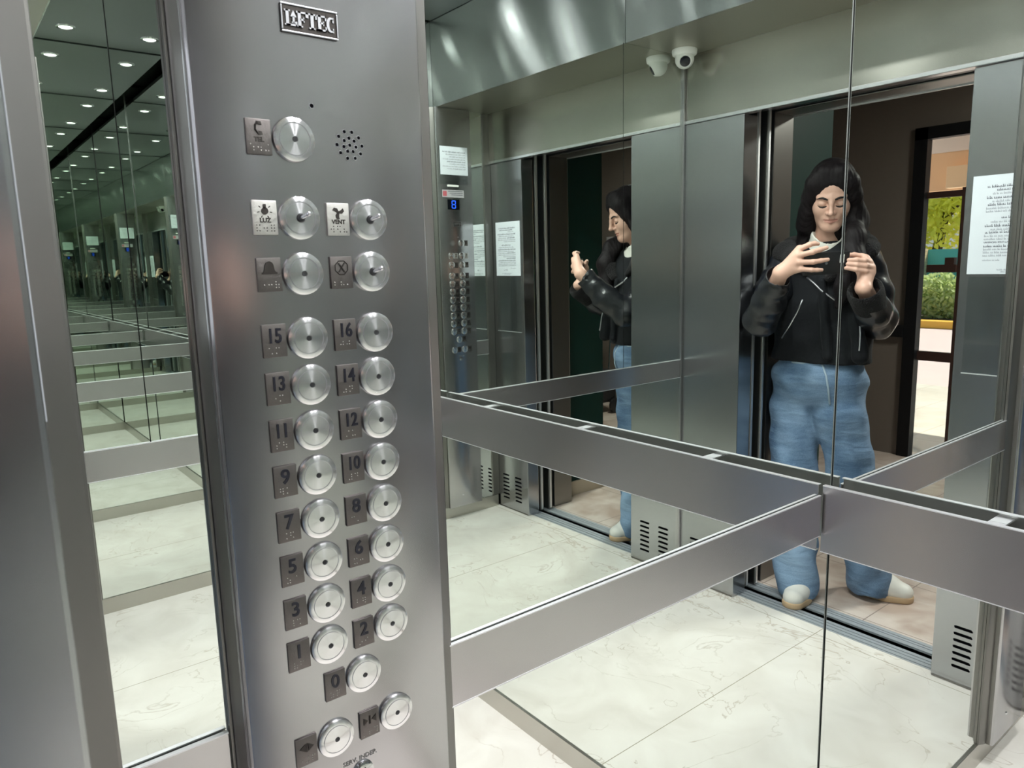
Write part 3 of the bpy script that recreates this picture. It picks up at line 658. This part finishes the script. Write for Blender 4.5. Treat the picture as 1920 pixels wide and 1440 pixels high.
class Field:
    def __init__(s, xs, ys, zs): s.ax = [np.asarray(q, np.float32) for q in (xs, ys, zs)]; s.d = np.full([len(q) for q in s.ax], .5, np.float32)
    def sub(s, lo, hi):
        sl = tuple(slice(max(0, np.searchsorted(a, l)-1), min(len(a), np.searchsorted(a, h)+1)) for a, l, h in zip(s.ax, lo, hi))
        return sl, s.ax[0][sl[0]][:, None, None], s.ax[1][sl[1]][None, :, None], s.ax[2][sl[2]][None, None, :]
    def put(s, f, lo, hi, k=.01, op='add'):
        m = k+.02; sl, X, Y, Z = s.sub([q-m for q in lo], [q+m for q in hi])
        v = f(X, Y, Z).astype(np.float32); c = s.d[sl]
        if op == 'add': h = np.maximum(k-np.abs(c-v), 0)/k; s.d[sl] = np.minimum(c, v)-h*h*k*.25
        else: v = -v; h = np.maximum(k-np.abs(c-v), 0)/k; s.d[sl] = np.maximum(c, v)+h*h*k*.25
        return s
    def cone(s, a, b, ra, rb, k=.012, op='add', flat=None):
        a, b = np.array(a, float), np.array(b, float); ab = b-a; L2 = max(ab@ab, 1e-9)
        def f(X, Y, Z):
            px, py, pz = X-a[0], Y-a[1], Z-a[2]
            t = np.clip((px*ab[0]+py*ab[1]+pz*ab[2])/L2, 0, 1)
            return np.sqrt((px-t*ab[0])**2+(py-t*ab[1])**2+((pz-t*ab[2])*(flat or 1))**2)-(ra+t*(rb-ra))
        r = max(ra, rb); return s.put(f, np.minimum(a, b)-r, np.maximum(a, b)+r, k, op)
    def chain(s, pts, rs, k=.012, op='add'):
        for i in range(len(pts)-1): s.cone(pts[i], pts[i+1], rs[i], rs[i+1], k, op)
        return s
    def ell(s, c, r, k=.012, op='add', R=None):
        c = np.array(c, float); R = np.eye(3) if R is None else R
        def f(X, Y, Z):
            p = (X-c[0], Y-c[1], Z-c[2])
            q = [(p[0]*R[0, i]+p[1]*R[1, i]+p[2]*R[2, i]) for i in range(3)]
            k0 = np.sqrt(sum((q[i]/r[i])**2 for i in range(3))); k1 = np.sqrt(sum((q[i]/r[i]**2)**2 for i in range(3)))+1e-6
            return k0*(k0-1)/k1
        m = max(r); return s.put(f, c-m, c+m, k, op)
    def loft(s, rows, k=.012, op='add'):        # rows: z, cx, cy, a, b
        rows = np.array(rows, float); z0, z1 = rows[0, 0], rows[-1, 0]
        def f(X, Y, Z):
            g = [np.interp(Z.ravel(), rows[:, 0], rows[:, i])[None, None, :] for i in range(1, 5)]
            d = (np.sqrt(((X-g[0])/g[2])**2+((Y-g[1])/g[3])**2)-1)*np.minimum(g[2], g[3])
            return np.maximum(d, np.maximum(z0-Z, Z-z1))
        m = rows[:, 3].max(), rows[:, 4].max()
        return s.put(f, (rows[:, 1].min()-m[0], rows[:, 2].min()-m[1], z0), (rows[:, 1].max()+m[0], rows[:, 2].max()+m[1], z1), k, op)
    def at(s, p):
        i = [min(max(int(np.searchsorted(a, q)), 0), len(a)-1) for a, q in zip(s.ax, p)]
        return float(s.d[tuple(i)])
    def mesh(s):
        d = s.d; neg = d < 0; nx, ny, nz = d.shape
        c = [neg[i:nx-1+i, j:ny-1+j, k:nz-1+k] for i in (0, 1) for j in (0, 1) for k in (0, 1)]
        cnt = np.zeros((nx-1, ny-1, nz-1), np.uint8)
        for q in c: cnt += q
        idx = np.argwhere((cnt > 0) & (cnt < 8)); imap = np.full(cnt.shape, -1, np.int32); imap[tuple(idx.T)] = np.arange(len(idx))
        acc = np.zeros((len(idx), 3)); num = np.zeros(len(idx)); co = [(i, j, k) for i in (0, 1) for j in (0, 1) for k in (0, 1)]
        for a in range(8):
            for b in range(a+1, 8):
                if sum(abs(co[a][q]-co[b][q]) for q in range(3)) != 1: continue
                ia, ib = idx+co[a], idx+co[b]; va, vb = d[tuple(ia.T)], d[tuple(ib.T)]; m = (va < 0) != (vb < 0)
                t = np.where(m, va/np.where(m, va-vb, 1), 0)[:, None]
                pa = np.stack([s.ax[q][ia[:, q]] for q in range(3)], 1); pb = np.stack([s.ax[q][ib[:, q]] for q in range(3)], 1)
                acc += np.where(m[:, None], pa+t*(pb-pa), 0); num += m
        V = acc/num[:, None]; F = []
        for ax in range(3):
            o = [(1, 2), (2, 0), (0, 1)][ax]; sh = [slice(1, -1)]*3; sh[ax] = slice(0, -1); s2 = list(sh); s2[ax] = slice(1, None)
            n0, n1 = neg[tuple(sh)], neg[tuple(s2)]; e = np.argwhere(n0 != n1); fl = n0[tuple(e.T)]
            e = e+np.array([0 if q == ax else 1 for q in range(3)]); cell = []
            for u, v in ((1, 1), (0, 1), (0, 0), (1, 0)):
                g = e.copy(); g[:, o[0]] -= u; g[:, o[1]] -= v; cell.append(imap[tuple(g.T)])
            q = np.stack(cell, 1); q[~fl] = q[~fl][:, ::-1]; F.append(q)
        return V, np.concatenate(F)
def fobj(name, V, F, mat, parent=None, org=None, mats=None, midx=None, smooth_iter=0):
    L = np.array(ORI[parent.name] if parent is not None else (org or (0, 0, 0)), float)
    if smooth_iter:
        e = np.concatenate([F[:, [0, 1]], F[:, [1, 2]], F[:, [2, 3]], F[:, [3, 0]]]); e = np.concatenate([e, e[:, ::-1]])
        for lam in [.5, -.52]*smooth_iter:
            a = np.stack([np.bincount(e[:, 0], V[e[:, 1], i], len(V)) for i in range(3)], 1); n = np.bincount(e[:, 0], minlength=len(V))[:, None]
            V = V+lam*(a/np.maximum(n, 1)-V)
    me = bpy.data.meshes.new(name); me.from_pydata((V-L).tolist(), [], F.tolist()); me.shade_smooth()
    for m in (mats or [mat]): me.materials.append(MATS[m])
    if midx is not None: me.polygons.foreach_set('material_index', midx.astype(np.int32))
    o = bpy.data.objects.new(name, me); C.objects.link(o)
    if parent is not None: o.parent = parent
    else: o.location = L
    ORI[o.name] = Vector(L); return o
def axis(segs):      # (from, to, step) pieces
    out = [segs[0][0]]
    for a, b, h in segs: n = max(1, int(round((b-a)/h))); out += [a+(b-a)*(i+1)/n for i in range(n)]
    return out
# ---- head frame: facing her phone, looking down
HC = np.array([.813, -1.446, 1.618])
yaw, tilt = math.radians(28.5), math.radians(-21)
Rz = np.array([[math.cos(yaw), -math.sin(yaw), 0], [math.sin(yaw), math.cos(yaw), 0], [0, 0, 1]])
Rx = np.array([[1, 0, 0], [0, math.cos(tilt), -math.sin(tilt)], [0, math.sin(tilt), math.cos(tilt)]])
HR = Rz @ Rx
def hw(*p): return HC+HR @ np.array(p)
body = Field(axis([(.52, .58, .008), (.58, .92, .0023), (.92, 1.13, .008)]), axis([(-1.82, -1.56, .010), (-1.56, -1.05, .0023), (-1.05, -1.0, .01)]), axis([(-.02, 1.22, .010), (1.22, 1.78, .0023)]))
H = body
H.ell(hw(0, -.012, .034), (.0725, .093, .086), .02, R=HR)
H.ell(hw(0, .022, -.026), (.0570, .064, .086), .03, R=HR)
H.ell(hw(0, .036, -.078), (.036, .044, .030), .03, R=HR)
H.cone(hw(-.007, .071, -.099), hw(.007, .071, -.099), .0135, .0135, .022)
for sx in (-1, 1):
    H.cone(hw(sx*.044, -.005, -.055), hw(sx*.016, .062, -.096), .016, .013, .03)
    H.ell(hw(sx*.036, .050, -.032), (.024, .028, .026), .03, R=HR)
    H.ell(hw(sx*.030, .093, -.004), (.020, .017, .012), .014, 'cut', R=HR)
    H.ell(hw(sx*.030, .0705, -.0065), (.0165, .0155, .0125), .004, R=HR)
    H.cone(hw(sx*.012, .084, .015), hw(sx*.046, .070, .017), .0070, .0060, .014)
    H.ell(hw(sx*.0100, .0905, -.040), (.0075, .0090, .0068), .007, R=HR)
    H.ell(hw(sx*.071, -.012, -.010), (.009, .020, .032), .006, R=HR)
H.chain([hw(0, .083, .022), hw(0, .094, .000), hw(0, .107, -.032)], [.0066, .0064, .0085], .010)
H.ell(hw(0, .108, -.035), (.0088, .0095, .0082), .008, R=HR)
H.ell(hw(0, .076, -.062), (.026, .0125, .014), .014, R=HR)
H.chain([hw(-.022, .0795, -.066), hw(-.008, .0885, -.0615), hw(0, .0885, -.0625), hw(.008, .0885, -.0615), hw(.022, .0795, -.066)], [.0020, .0038, .0036, .0038, .0020], .004)
H.chain([hw(-.020, .0795, -.069), hw(0, .0875, -.0735), hw(.020, .0795, -.069)], [.0020, .0050, .0020], .005)
H.chain([hw(-.023, .0835, -.0668), hw(0, .0935, -.0672), hw(.023, .0835, -.0668)], [.0012, .0016, .0012], .0025, 'cut')
H.ell(hw(0, .0955, -.0510), (.0028, .005, .006), .006, 'cut', R=HR)
for sx in (-1, 1): H.cone(hw(sx*.0062, .101, -.0472), hw(sx*.0066, .096, -.042), .0024, .0018, .002, 'cut')
# neck, trunk, legs (under the clothes)
H.cone(hw(0, -.022, -.060), (.857, -1.515, 1.415), .052, .058, .03)
H.loft([(.86, .872, -1.515, .155, .105), (1.02, .868, -1.515, .135, .095), (1.20, .865, -1.51, .150, .105), (1.34, .862, -1.51, .150, .095), (1.42, .860, -1.515, .080, .062)], .03)
H.chain([(.945, -1.51, .86), (.935, -1.48, .50), (.872, -1.445, .10), (.868, -1.45, .05)], [.085, .055, .036, .034], .03)
H.chain([(.800, -1.53, .86), (.735, -1.575, .50), (.695, -1.655, .10), (.70, -1.66, .05)], [.085, .055, .036, .034], .03)
H.cone((.866, -1.45, .035), (.842, -1.345, .030), .028, .024, .02); H.cone((.70, -1.66, .035), (.60, -1.695, .030), .028, .024, .02)
RW, LW = (.812, -1.122, 1.340), (.603, -1.308, 1.280)
H.chain([(1.0, -1.50, 1.37), (.975, -1.255, 1.165), RW], [.046, .036, .026], .03)
H.chain([(.715, -1.51, 1.365), (.650, -1.51, 1.165), LW], [.046, .036, .026], .03)
nf = np.array(FWD)
def hp_(p, o): return np.array(p)+nf*o
def finger(pts, r, k=.005): H.chain([hp_(p, o) for *p, o in pts], r, k)
# right hand: four fingers spread over the back of the phone, thumb on the screen side
kn = [(.757, -1.146, 1.422, .000), (.760, -1.138, 1.400, .006), (.757, -1.137, 1.376, .006), (.748, -1.142, 1.352, .002)]
for q, r in zip(kn, (.0125, .0135, .0130, .0115)): H.cone(hp_(RW, -.004), hp_(q[:3], q[3]-.006), .0175, r, .016)
finger([kn[0], (.739, -1.169, 1.437, .010), (.729, -1.185, 1.440, .006), (.720, -1.199, 1.437, -.002)], [.0098, .0088, .0080, .0068])
finger([kn[1], (.733, -1.175, 1.412, .016), (.717, -1.198, 1.419, .012), (.702, -1.219, 1.424, .005)], [.0100, .0090, .0082, .0070])
finger([kn[2], (.729, -1.175, 1.378, .015), (.711, -1.197, 1.381, .011), (.694, -1.217, 1.383, .004)], [.0098, .0088, .0080, .0068])
finger([kn[3], (.728, -1.169, 1.350, .010), (.715, -1.184, 1.349, .008), (.703, -1.197, 1.348, .003)], [.0088, .0076, .0070, .0060])
H.chain([hp_(RW, -.010), hp_((.768, -1.125, 1.368), -.022), hp_((.742, -1.162, 1.386), -.026), hp_((.722, -1.186, 1.392), -.024)], [.0165, .0125, .0100, .0078], .010)
# left hand: fingers folded over the lower edge, index finger near the top
kl = [(.605, -1.330, 1.382, -.016), (.600, -1.334, 1.368, -.006), (.593, -1.340, 1.350, -.004), (.590, -1.340, 1.332, -.008)]
for q, r in zip(kl, (.0120, .0130, .0125, .0115)): H.cone(hp_(LW, -.012), hp_(q[:3], q[3]-.005), .0175, r, .016)
finger([kl[0], (.612, -1.322, 1.388, -.026), (.628, -1.303, 1.392, -.031), (.642, -1.286, 1.392, -.029)], [.0094, .0084, .0078, .0066])
finger([kl[1], (.616, -1.312, 1.379, .014), (.633, -1.292, 1.381, .012), (.648, -1.274, 1.380, .004)], [.0098, .0090, .0082, .0070])
finger([kl[2], (.612, -1.316, 1.361, .014), (.632, -1.292, 1.364, .012), (.649, -1.270, 1.366, .004)], [.0096, .0088, .0080, .0068])
finger([kl[3], (.610, -1.316, 1.342, .010), (.632, -1.289, 1.347, .010), (.652, -1.264, 1.352, .003)], [.0090, .0080, .0072, .0062])
H.chain([hp_(LW, -.016), hp_((.612, -1.322, 1.330), -.028), hp_((.634, -1.298, 1.362), -.028), hp_((.650, -1.278, 1.382), -.024)], [.0165, .0125, .0098, .0078], .010)
V, F = body.mesh()
loc = (V-HC) @ HR
fc = loc[F].mean(1)
lip = (np.abs(fc[:, 0]) < .0235) & (fc[:, 1] > .074) & (fc[:, 2] < -.0595+.004*np.cos(fc[:, 0]*280)*0-.25*np.abs(fc[:, 0])*.3) & (fc[:, 2] > -.0800+.42*np.abs(fc[:, 0]))
PO = (.80, -1.52, 0)
person = fobj('person', V, F, 'skin', None, PO, ['skin', 'lips'], lip.astype(int), 1)
tag(person, 'dark-haired woman in black jacket and blue jeans standing in the doorway photographing with her phone', 'person')
# brows, lash lines (laid onto the face)
def on_face(x, z, off=.0005):
    y = .14
    while y > .03 and body.at(hw(x, y, z)) > 0: y -= .0006
    return hw(x, y+off, z)
for sx in (-1, 1):
    MB().tube([on_face(sx*x, z, .0002) for x, z in ((.012, .0115), (.020, .0150), (.030, .0170), (.040, .0160), (.050, .0110))], [.0026, .0046, .0044, .0034, .0014], 6).build('eyebrow', 'brow_hair', person, smooth=True)
    MB().tube([on_face(sx*x, z, .0002) for x, z in ((.0150, -.0145), (.022, -.0172), (.029, -.0184), (.038, -.0168), (.046, -.0120))], [.0016, .0032, .0044, .0038, .0018], 6).build('eyelash', 'brow_hair', person, smooth=True)
# hair: centre parting, long locks in front of both shoulders
hair = Field(axis([(.56, 1.02, .0036)]), axis([(-1.66, -1.30, .0036)]), axis([(1.17, 1.78, .0036)]))
hair.ell(hw(0, -.018, .038), (.086, .104, .095), .02, R=HR)
hair.ell(hw(0, -.050, -.045), (.082, .070, .11), .04, R=HR)
for sx in (-1, 1):
    hair.chain([hw(sx*.030, .040, .100), hw(sx*.062, .040, .060), hw(sx*.076, .030, .005), hw(sx*.083, .012, -.055), hw(sx*.088, .000, -.115)], [.026, .024, .023, .027, .030], .03)
hair.chain([hw(-.086, .000, -.10), (.715, -1.435, 1.46), (.70, -1.405, 1.38), (.715, -1.392, 1.28), (.735, -1.385, 1.21)], [.030, .038, .040, .034, .014], .03)
hair.chain([hw(.086, -.005, -.10), (.925, -1.49, 1.47), (.935, -1.46, 1.42)], [.030, .036, .026], .03)
hair.chain([(.80, -1.53, 1.52), (.84, -1.60, 1.42), (.85, -1.62, 1.30)], [.08, .075, .05], .04)
hair.ell(hw(0, .098, -.035), (.0585, .062, .096), .018, 'cut', R=HR)
hair.cone(hw(0, .095, .055), hw(0, .086, .086), .012, .004, .012, 'cut')
hair.chain([hw(0, .075, .112), hw(0, .02, .139), hw(0, -.05, .140)], [.0035, .003, .003], .006, 'cut')
hair.cone(hw(0, .11, -.10), (.815, -1.36, 1.40), .050, .050, .02, 'cut')
X, Y, Z = [a.reshape([-1 if i == q else 1 for i in range(3)]) for q, a in enumerate(hair.ax)]
ang = np.arctan2(X-HC[0], Y-HC[1])
hair.d += (.0006*np.sin(ang*40+1.2*np.sin(Z*7))+.0006*np.sin(ang*90+Z*20)).astype(np.float32)
V, F = hair.mesh(); fobj('hair', V, F, 'hair', person, smooth_iter=1)
# jacket
def cloth(lo, hi, h): return Field(*[axis([(a, b, h)]) for a, b in zip(lo, hi)])
def wrinkle(f, amp, fr, ph=0.0):
    X, Y, Z = [a.reshape([-1 if i == q else 1 for i in range(3)]) for q, a in enumerate(f.ax)]
    f.d += (amp*np.sin(Z*fr+6*np.sin(X*9+ph)+4*np.sin(Y*11))+amp*.6*np.sin(X*fr*.9-Z*fr*.6+5*np.sin(Y*13+ph))).astype(np.float32)
jk = cloth((.60, -1.72, .96), (1.14, -1.34, 1.48), .0055)
jk.loft([(.985, .868, -1.515, .200, .138), (1.10, .866, -1.515, .192, .134), (1.22, .865, -1.51, .196, .134), (1.33, .862, -1.51, .195, .122), (1.40, .860, -1.515, .165, .105), (1.45, .858, -1.52, .100, .080)], .02)
jk.cone((.985, -1.505, 1.385), (1.005, -1.48, 1.34), .075, .075, .03); jk.cone((.735, -1.515, 1.375), (.715, -1.51, 1.33), .072, .070, .03)
jk.cone((.80, -1.38, 1.30), (.77, -1.385, 1.02), .014, .018, .01)                 # overlapping front edge
jk.cone((.70, -1.44, 1.20), (.665, -1.43, 1.02), .022, .030, .02)                 # open left flap
wrinkle(jk, .0016, 48); V, F = jk.mesh(); jacket = fobj('jacket', V, F, 'suede', person, smooth_iter=1)
sf = []
sr = cloth((.74, -1.62, 1.04), (1.14, -1.02, 1.48), .005)
sr.chain([(1.005, -1.500, 1.378), (1.00, -1.38, 1.27), (.975, -1.252, 1.155), (.907, -1.195, 1.225), (.838, -1.142, 1.316)], [.076, .068, .058, .055, .047], .03)
wrinkle(sr, .0026, 70, 1); sr.cone((.834, -1.139, 1.320), (.800, -1.112, 1.360), .040, .045, .006, 'cut')
V, F = sr.mesh(); fobj('sleeve', V, F, 'leather', person, smooth_iter=1)
sl_ = cloth((.52, -1.64, 1.02), (.82, -1.26, 1.48), .005)
sl_.chain([(.718, -1.510, 1.372), (.680, -1.525, 1.26), (.648, -1.515, 1.150), (.625, -1.42, 1.195), (.609, -1.345, 1.245)], [.074, .067, .061, .057, .052], .03)
wrinkle(sl_, .0026, 66, 2); sl_.cone((.606, -1.330, 1.258), (.598, -1.29, 1.300), .042, .048, .006, 'cut')
V, F = sl_.mesh(); fobj('sleeve', V, F, 'leather', person, smooth_iter=1)
cu = cloth((.52, -1.44, 1.16), (.70, -1.26, 1.36), .004)
cu.cone((.617, -1.378, 1.222), (.606, -1.325, 1.264), .057, .061, .01); cu.cone((.606, -1.328, 1.262), (.598, -1.28, 1.31), .046, .056, .008, 'cut')
V, F = cu.mesh(); fobj('cuff', V, F, 'fleece', person, smooth_iter=1)
co_ = cloth((.60, -1.72, 1.26), (1.12, -1.32, 1.54), .005)
co_.chain([(.86, -1.615, 1.47), (.945, -1.585, 1.462), (1.005, -1.515, 1.435), (.985, -1.440, 1.415), (.925, -1.400, 1.385), (.868, -1.380, 1.335)], [.034, .034, .034, .036, .034, .014], .03)
co_.chain([(1.02, -1.50, 1.425), (1.00, -1.43, 1.405), (.93, -1.395, 1.385)], [.024, .028, .022], .03)
co_.chain([(.86, -1.615, 1.47), (.775, -1.59, 1.462), (.715, -1.535, 1.430), (.690, -1.470, 1.405), (.715, -1.410, 1.365), (.775, -1.385, 1.315)], [.034, .034, .034, .036, .034, .018], .03)
co_.chain([(.665, -1.50, 1.425), (.655, -1.46, 1.405)], [.018, .016], .02)
V, F = co_.mesh(); fobj('collar', V, F, 'fleece', person, smooth_iter=1)
sh = cloth((.74, -1.60, 1.34), (.98, -1.36, 1.49), .004)
sh.cone((.838, -1.470, 1.462), (.855, -1.50, 1.38), .060, .088, .01); sh.cone((.825, -1.455, 1.478), (.822, -1.44, 1.53), .050, .075, .004, 'cut')
V, F = sh.mesh(); fobj('shirt', V, F, 'shirt_cloth', person, smooth_iter=1)
# jeans, shoes
jn = cloth((.56, -1.80, .0), (1.12, -1.30, 1.05), .006)
jn.loft([(.91, .874, -1.515, .176, .134), (.96, .872, -1.515, .166, .129), (1.035, .868, -1.515, .156, .118)], .02)
jn.ell((.874, -1.517, .905), (.184, .138, .120), .03)
jn.chain([(.955, -1.512, .90), (.960, -1.510, .78), (.946, -1.475, .52), (.905, -1.435, .22), (.876, -1.425, .045)], [.098, .103, .091, .088, .083], .016)
jn.chain([(.790, -1.518, .90), (.786, -1.527, .78), (.746, -1.570, .52), (.704, -1.625, .22), (.690, -1.655, .045)], [.096, .099, .089, .087, .084], .016)
wrinkle(jn, .0036, 40, .5)
X, Y, Z = [a.reshape([-1 if i == q else 1 for i in range(3)]) for q, a in enumerate(jn.ax)]
jn.d = np.maximum(jn.d, .022-Z+.006*np.sin(X*60)); V, F = jn.mesh(); jeans = fobj('jeans', V, F, 'denim', person, smooth_iter=1)
def shoe(heel, toe):
    f = cloth([min(a, b)-.08 for a, b in zip(heel, toe)][:2]+[-.01], [max(a, b)+.08 for a, b in zip(heel, toe)][:2]+[.13], .0036)
    h, t = np.array(heel), np.array(toe); m = h+(t-h)*.55
    f.cone((*h, .046), (*m, .050), .040, .045, .02, flat=.9); f.cone((*m, .046), (*t, .036), .045, .041, .03, flat=1.15); f.cone((*h, .07), (*(h+(t-h)*.25), .09), .034, .032, .03)
    zz = f.ax[2][None, None, :]; f.d = np.maximum(f.d, .014-zz)
    V, F = f.mesh(); o = fobj('shoe', V, F, 'shoe_white', person, smooth_iter=1)
    s = cloth([min(a, b)-.08 for a, b in zip(heel, toe)][:2]+[-.02], [max(a, b)+.08 for a, b in zip(heel, toe)][:2]+[.06], .0036)
    s.cone((*h, .012), (*m, .012), .042, .048, .02); s.cone((*m, .012), (*t, .012), .048, .0435, .03)
    zz = s.ax[2][None, None, :]; s.d = np.maximum(np.maximum(s.d, zz-.026), .001-zz)
    V, F = s.mesh(); fobj('sole', V, F, 'shoe_sole', o, smooth_iter=1)
shoe((.872, -1.465), (.841, -1.338)); shoe((.700, -1.665), (.580, -1.708))
# seams and zips, laid on the cloth where they run
def laid(f, pts, off=.006):
    out = []
    for u, v in pts:
        dv = (u-960)/1377.86*np.array(RGT)-(v-720)/1377.86*np.array(UPV)+np.array(FWD); dv = np.array([-dv[0], -dv[1], dv[2]]); dv /= np.linalg.norm(dv)
        o = np.array([-CAM.x, -CAM.y, CAM.z]); t = 2.3
        while t < 3.4 and f.at(o+dv*t) > 0: t += .0015
        if t < 3.4: out.append(o+dv*(t-off))
    return out
for nm, f, par, mt, r, pts in (('zip', jk, jacket, 'bright_metal', .0036, [(1513, 520), (1525, 530), (1540, 545), (1556, 556), (1571, 566)]), ('zip', jk, jacket, 'bright_metal', .0032, [(1505, 562), (1495, 585), (1480, 612), (1466, 634)]), ('zip', jk, jacket, 'bright_metal', .0032, [(1612, 600), (1613, 625), (1612, 648), (1611, 658)]),
                               ('fly_seam', jn, jeans, 'denim_seam', .0042, [(1540, 678), (1549, 705), (1553, 730), (1556, 758)]), ('pocket_seam', jn, jeans, 'denim_seam', .0040, [(1463, 672), (1485, 679), (1505, 681), (1525, 677)]), ('pocket_seam', jn, jeans, 'denim_seam', .0040, [(1590, 672), (1600, 682), (1612, 684), (1622, 681)])):
    q = laid(f, pts)
    if len(q) > 1: MB().tube(q, r, 6).build(nm, mt, par, smooth=True)
# the phone she holds: screen towards her, lens by the upper end
pc = np.array(CAM)+nf*(-.010)+np.array(RGT)*.050-np.array(UPV)*.031
PM = M3(tuple(-RGT), tuple(UPV), tuple(FWD), tuple(pc))
ph = thing('smartphone', tuple(pc), 'black smartphone held sideways in both hands of the woman', 'phone')
MB().box((-.080, -.041, -.004), (.080, .039, .0035), PM, bev=.0032).build('case', 'black_plastic', ph, smooth=40)
MB().box((-.076, -.037, -.0048), (.076, .035, -.0039), PM).build('screen', 'camera_glass', ph)
cm = MB().box((.040, -.004, .0033), (.068, .034, .0046), PM, bev=.0006).build('camera_module', 'black_plastic', ph)
MB().box((.0455, .000, .0044), (.0605, .029, .0056), PM, bev=.0005).build('lens_glint', 'white_plastic', cm)  # white plate stands in for light catching the lens bump
MB().lathe([(0, .0062), (.0040, .0062), (.0052, .0056)], PM @ Matrix.Translation((.053, .0195, 0)), 24).build('lens', 'camera_glass', cm, smooth=40)
MB().lathe([(0, .0038), (.005, .0038)], PM, 20).build('round_emblem', 'chrome', ph)
# ================================================================== light, camera, view
w = bpy.data.worlds.new('World'); S.world = w; w.use_nodes = True
bg = w.node_tree.nodes['Background']
sky = w.node_tree.nodes.new('ShaderNodeTexSky'); sky.sky_type = 'HOSEK_WILKIE'; sky.sun_direction = (-.35, -.45, .82); sky.turbidity = 3
w.node_tree.links.new(sky.outputs[0], bg.inputs['Color']); bg.inputs['Strength'].default_value = SKY
sl = bpy.data.lights.new('sun', 'SUN'); sl.energy = SUN; sl.angle = .01; sl.color = (1, .94, .84)
so = bpy.data.objects.new('sun', sl); C.objects.link(so); so.rotation_euler = Vector((.35, .45, -.82)).to_track_quat('-Z', 'Y').to_euler(); so.location = (0, -12, 12)
cam = bpy.data.cameras.new('camera'); co = bpy.data.objects.new('camera', cam); C.objects.link(co)
cam.sensor_fit = 'HORIZONTAL'; cam.sensor_width = 36; cam.lens = 1377.86/1920*36; cam.clip_start = .005; cam.clip_end = 200
mw = Matrix(((RGT.x, UPV.x, -FWD.x, CAM.x), (RGT.y, UPV.y, -FWD.y, CAM.y), (RGT.z, UPV.z, -FWD.z, CAM.z), (0, 0, 0, 1)))
co.matrix_world = mw
cam.dof.use_dof = True; cam.dof.focus_distance = 1.15; cam.dof.aperture_fstop = 18.0
S.camera = co
S.view_settings.view_transform = 'Standard'; S.view_settings.look = 'None'; S.view_settings.gamma = 1; S.view_settings.use_curve_mapping = False
S.view_settings.exposure = EXPO
S.cycles.max_bounces = 28; S.cycles.glossy_bounces = 24; S.cycles.diffuse_bounces = 4; S.cycles.transparent_max_bounces = 8; S.cycles.transmission_bounces = 4
S.cycles.sample_clamp_indirect = 4.0; S.cycles.blur_glossy = 3.0; S.cycles.use_denoising = True
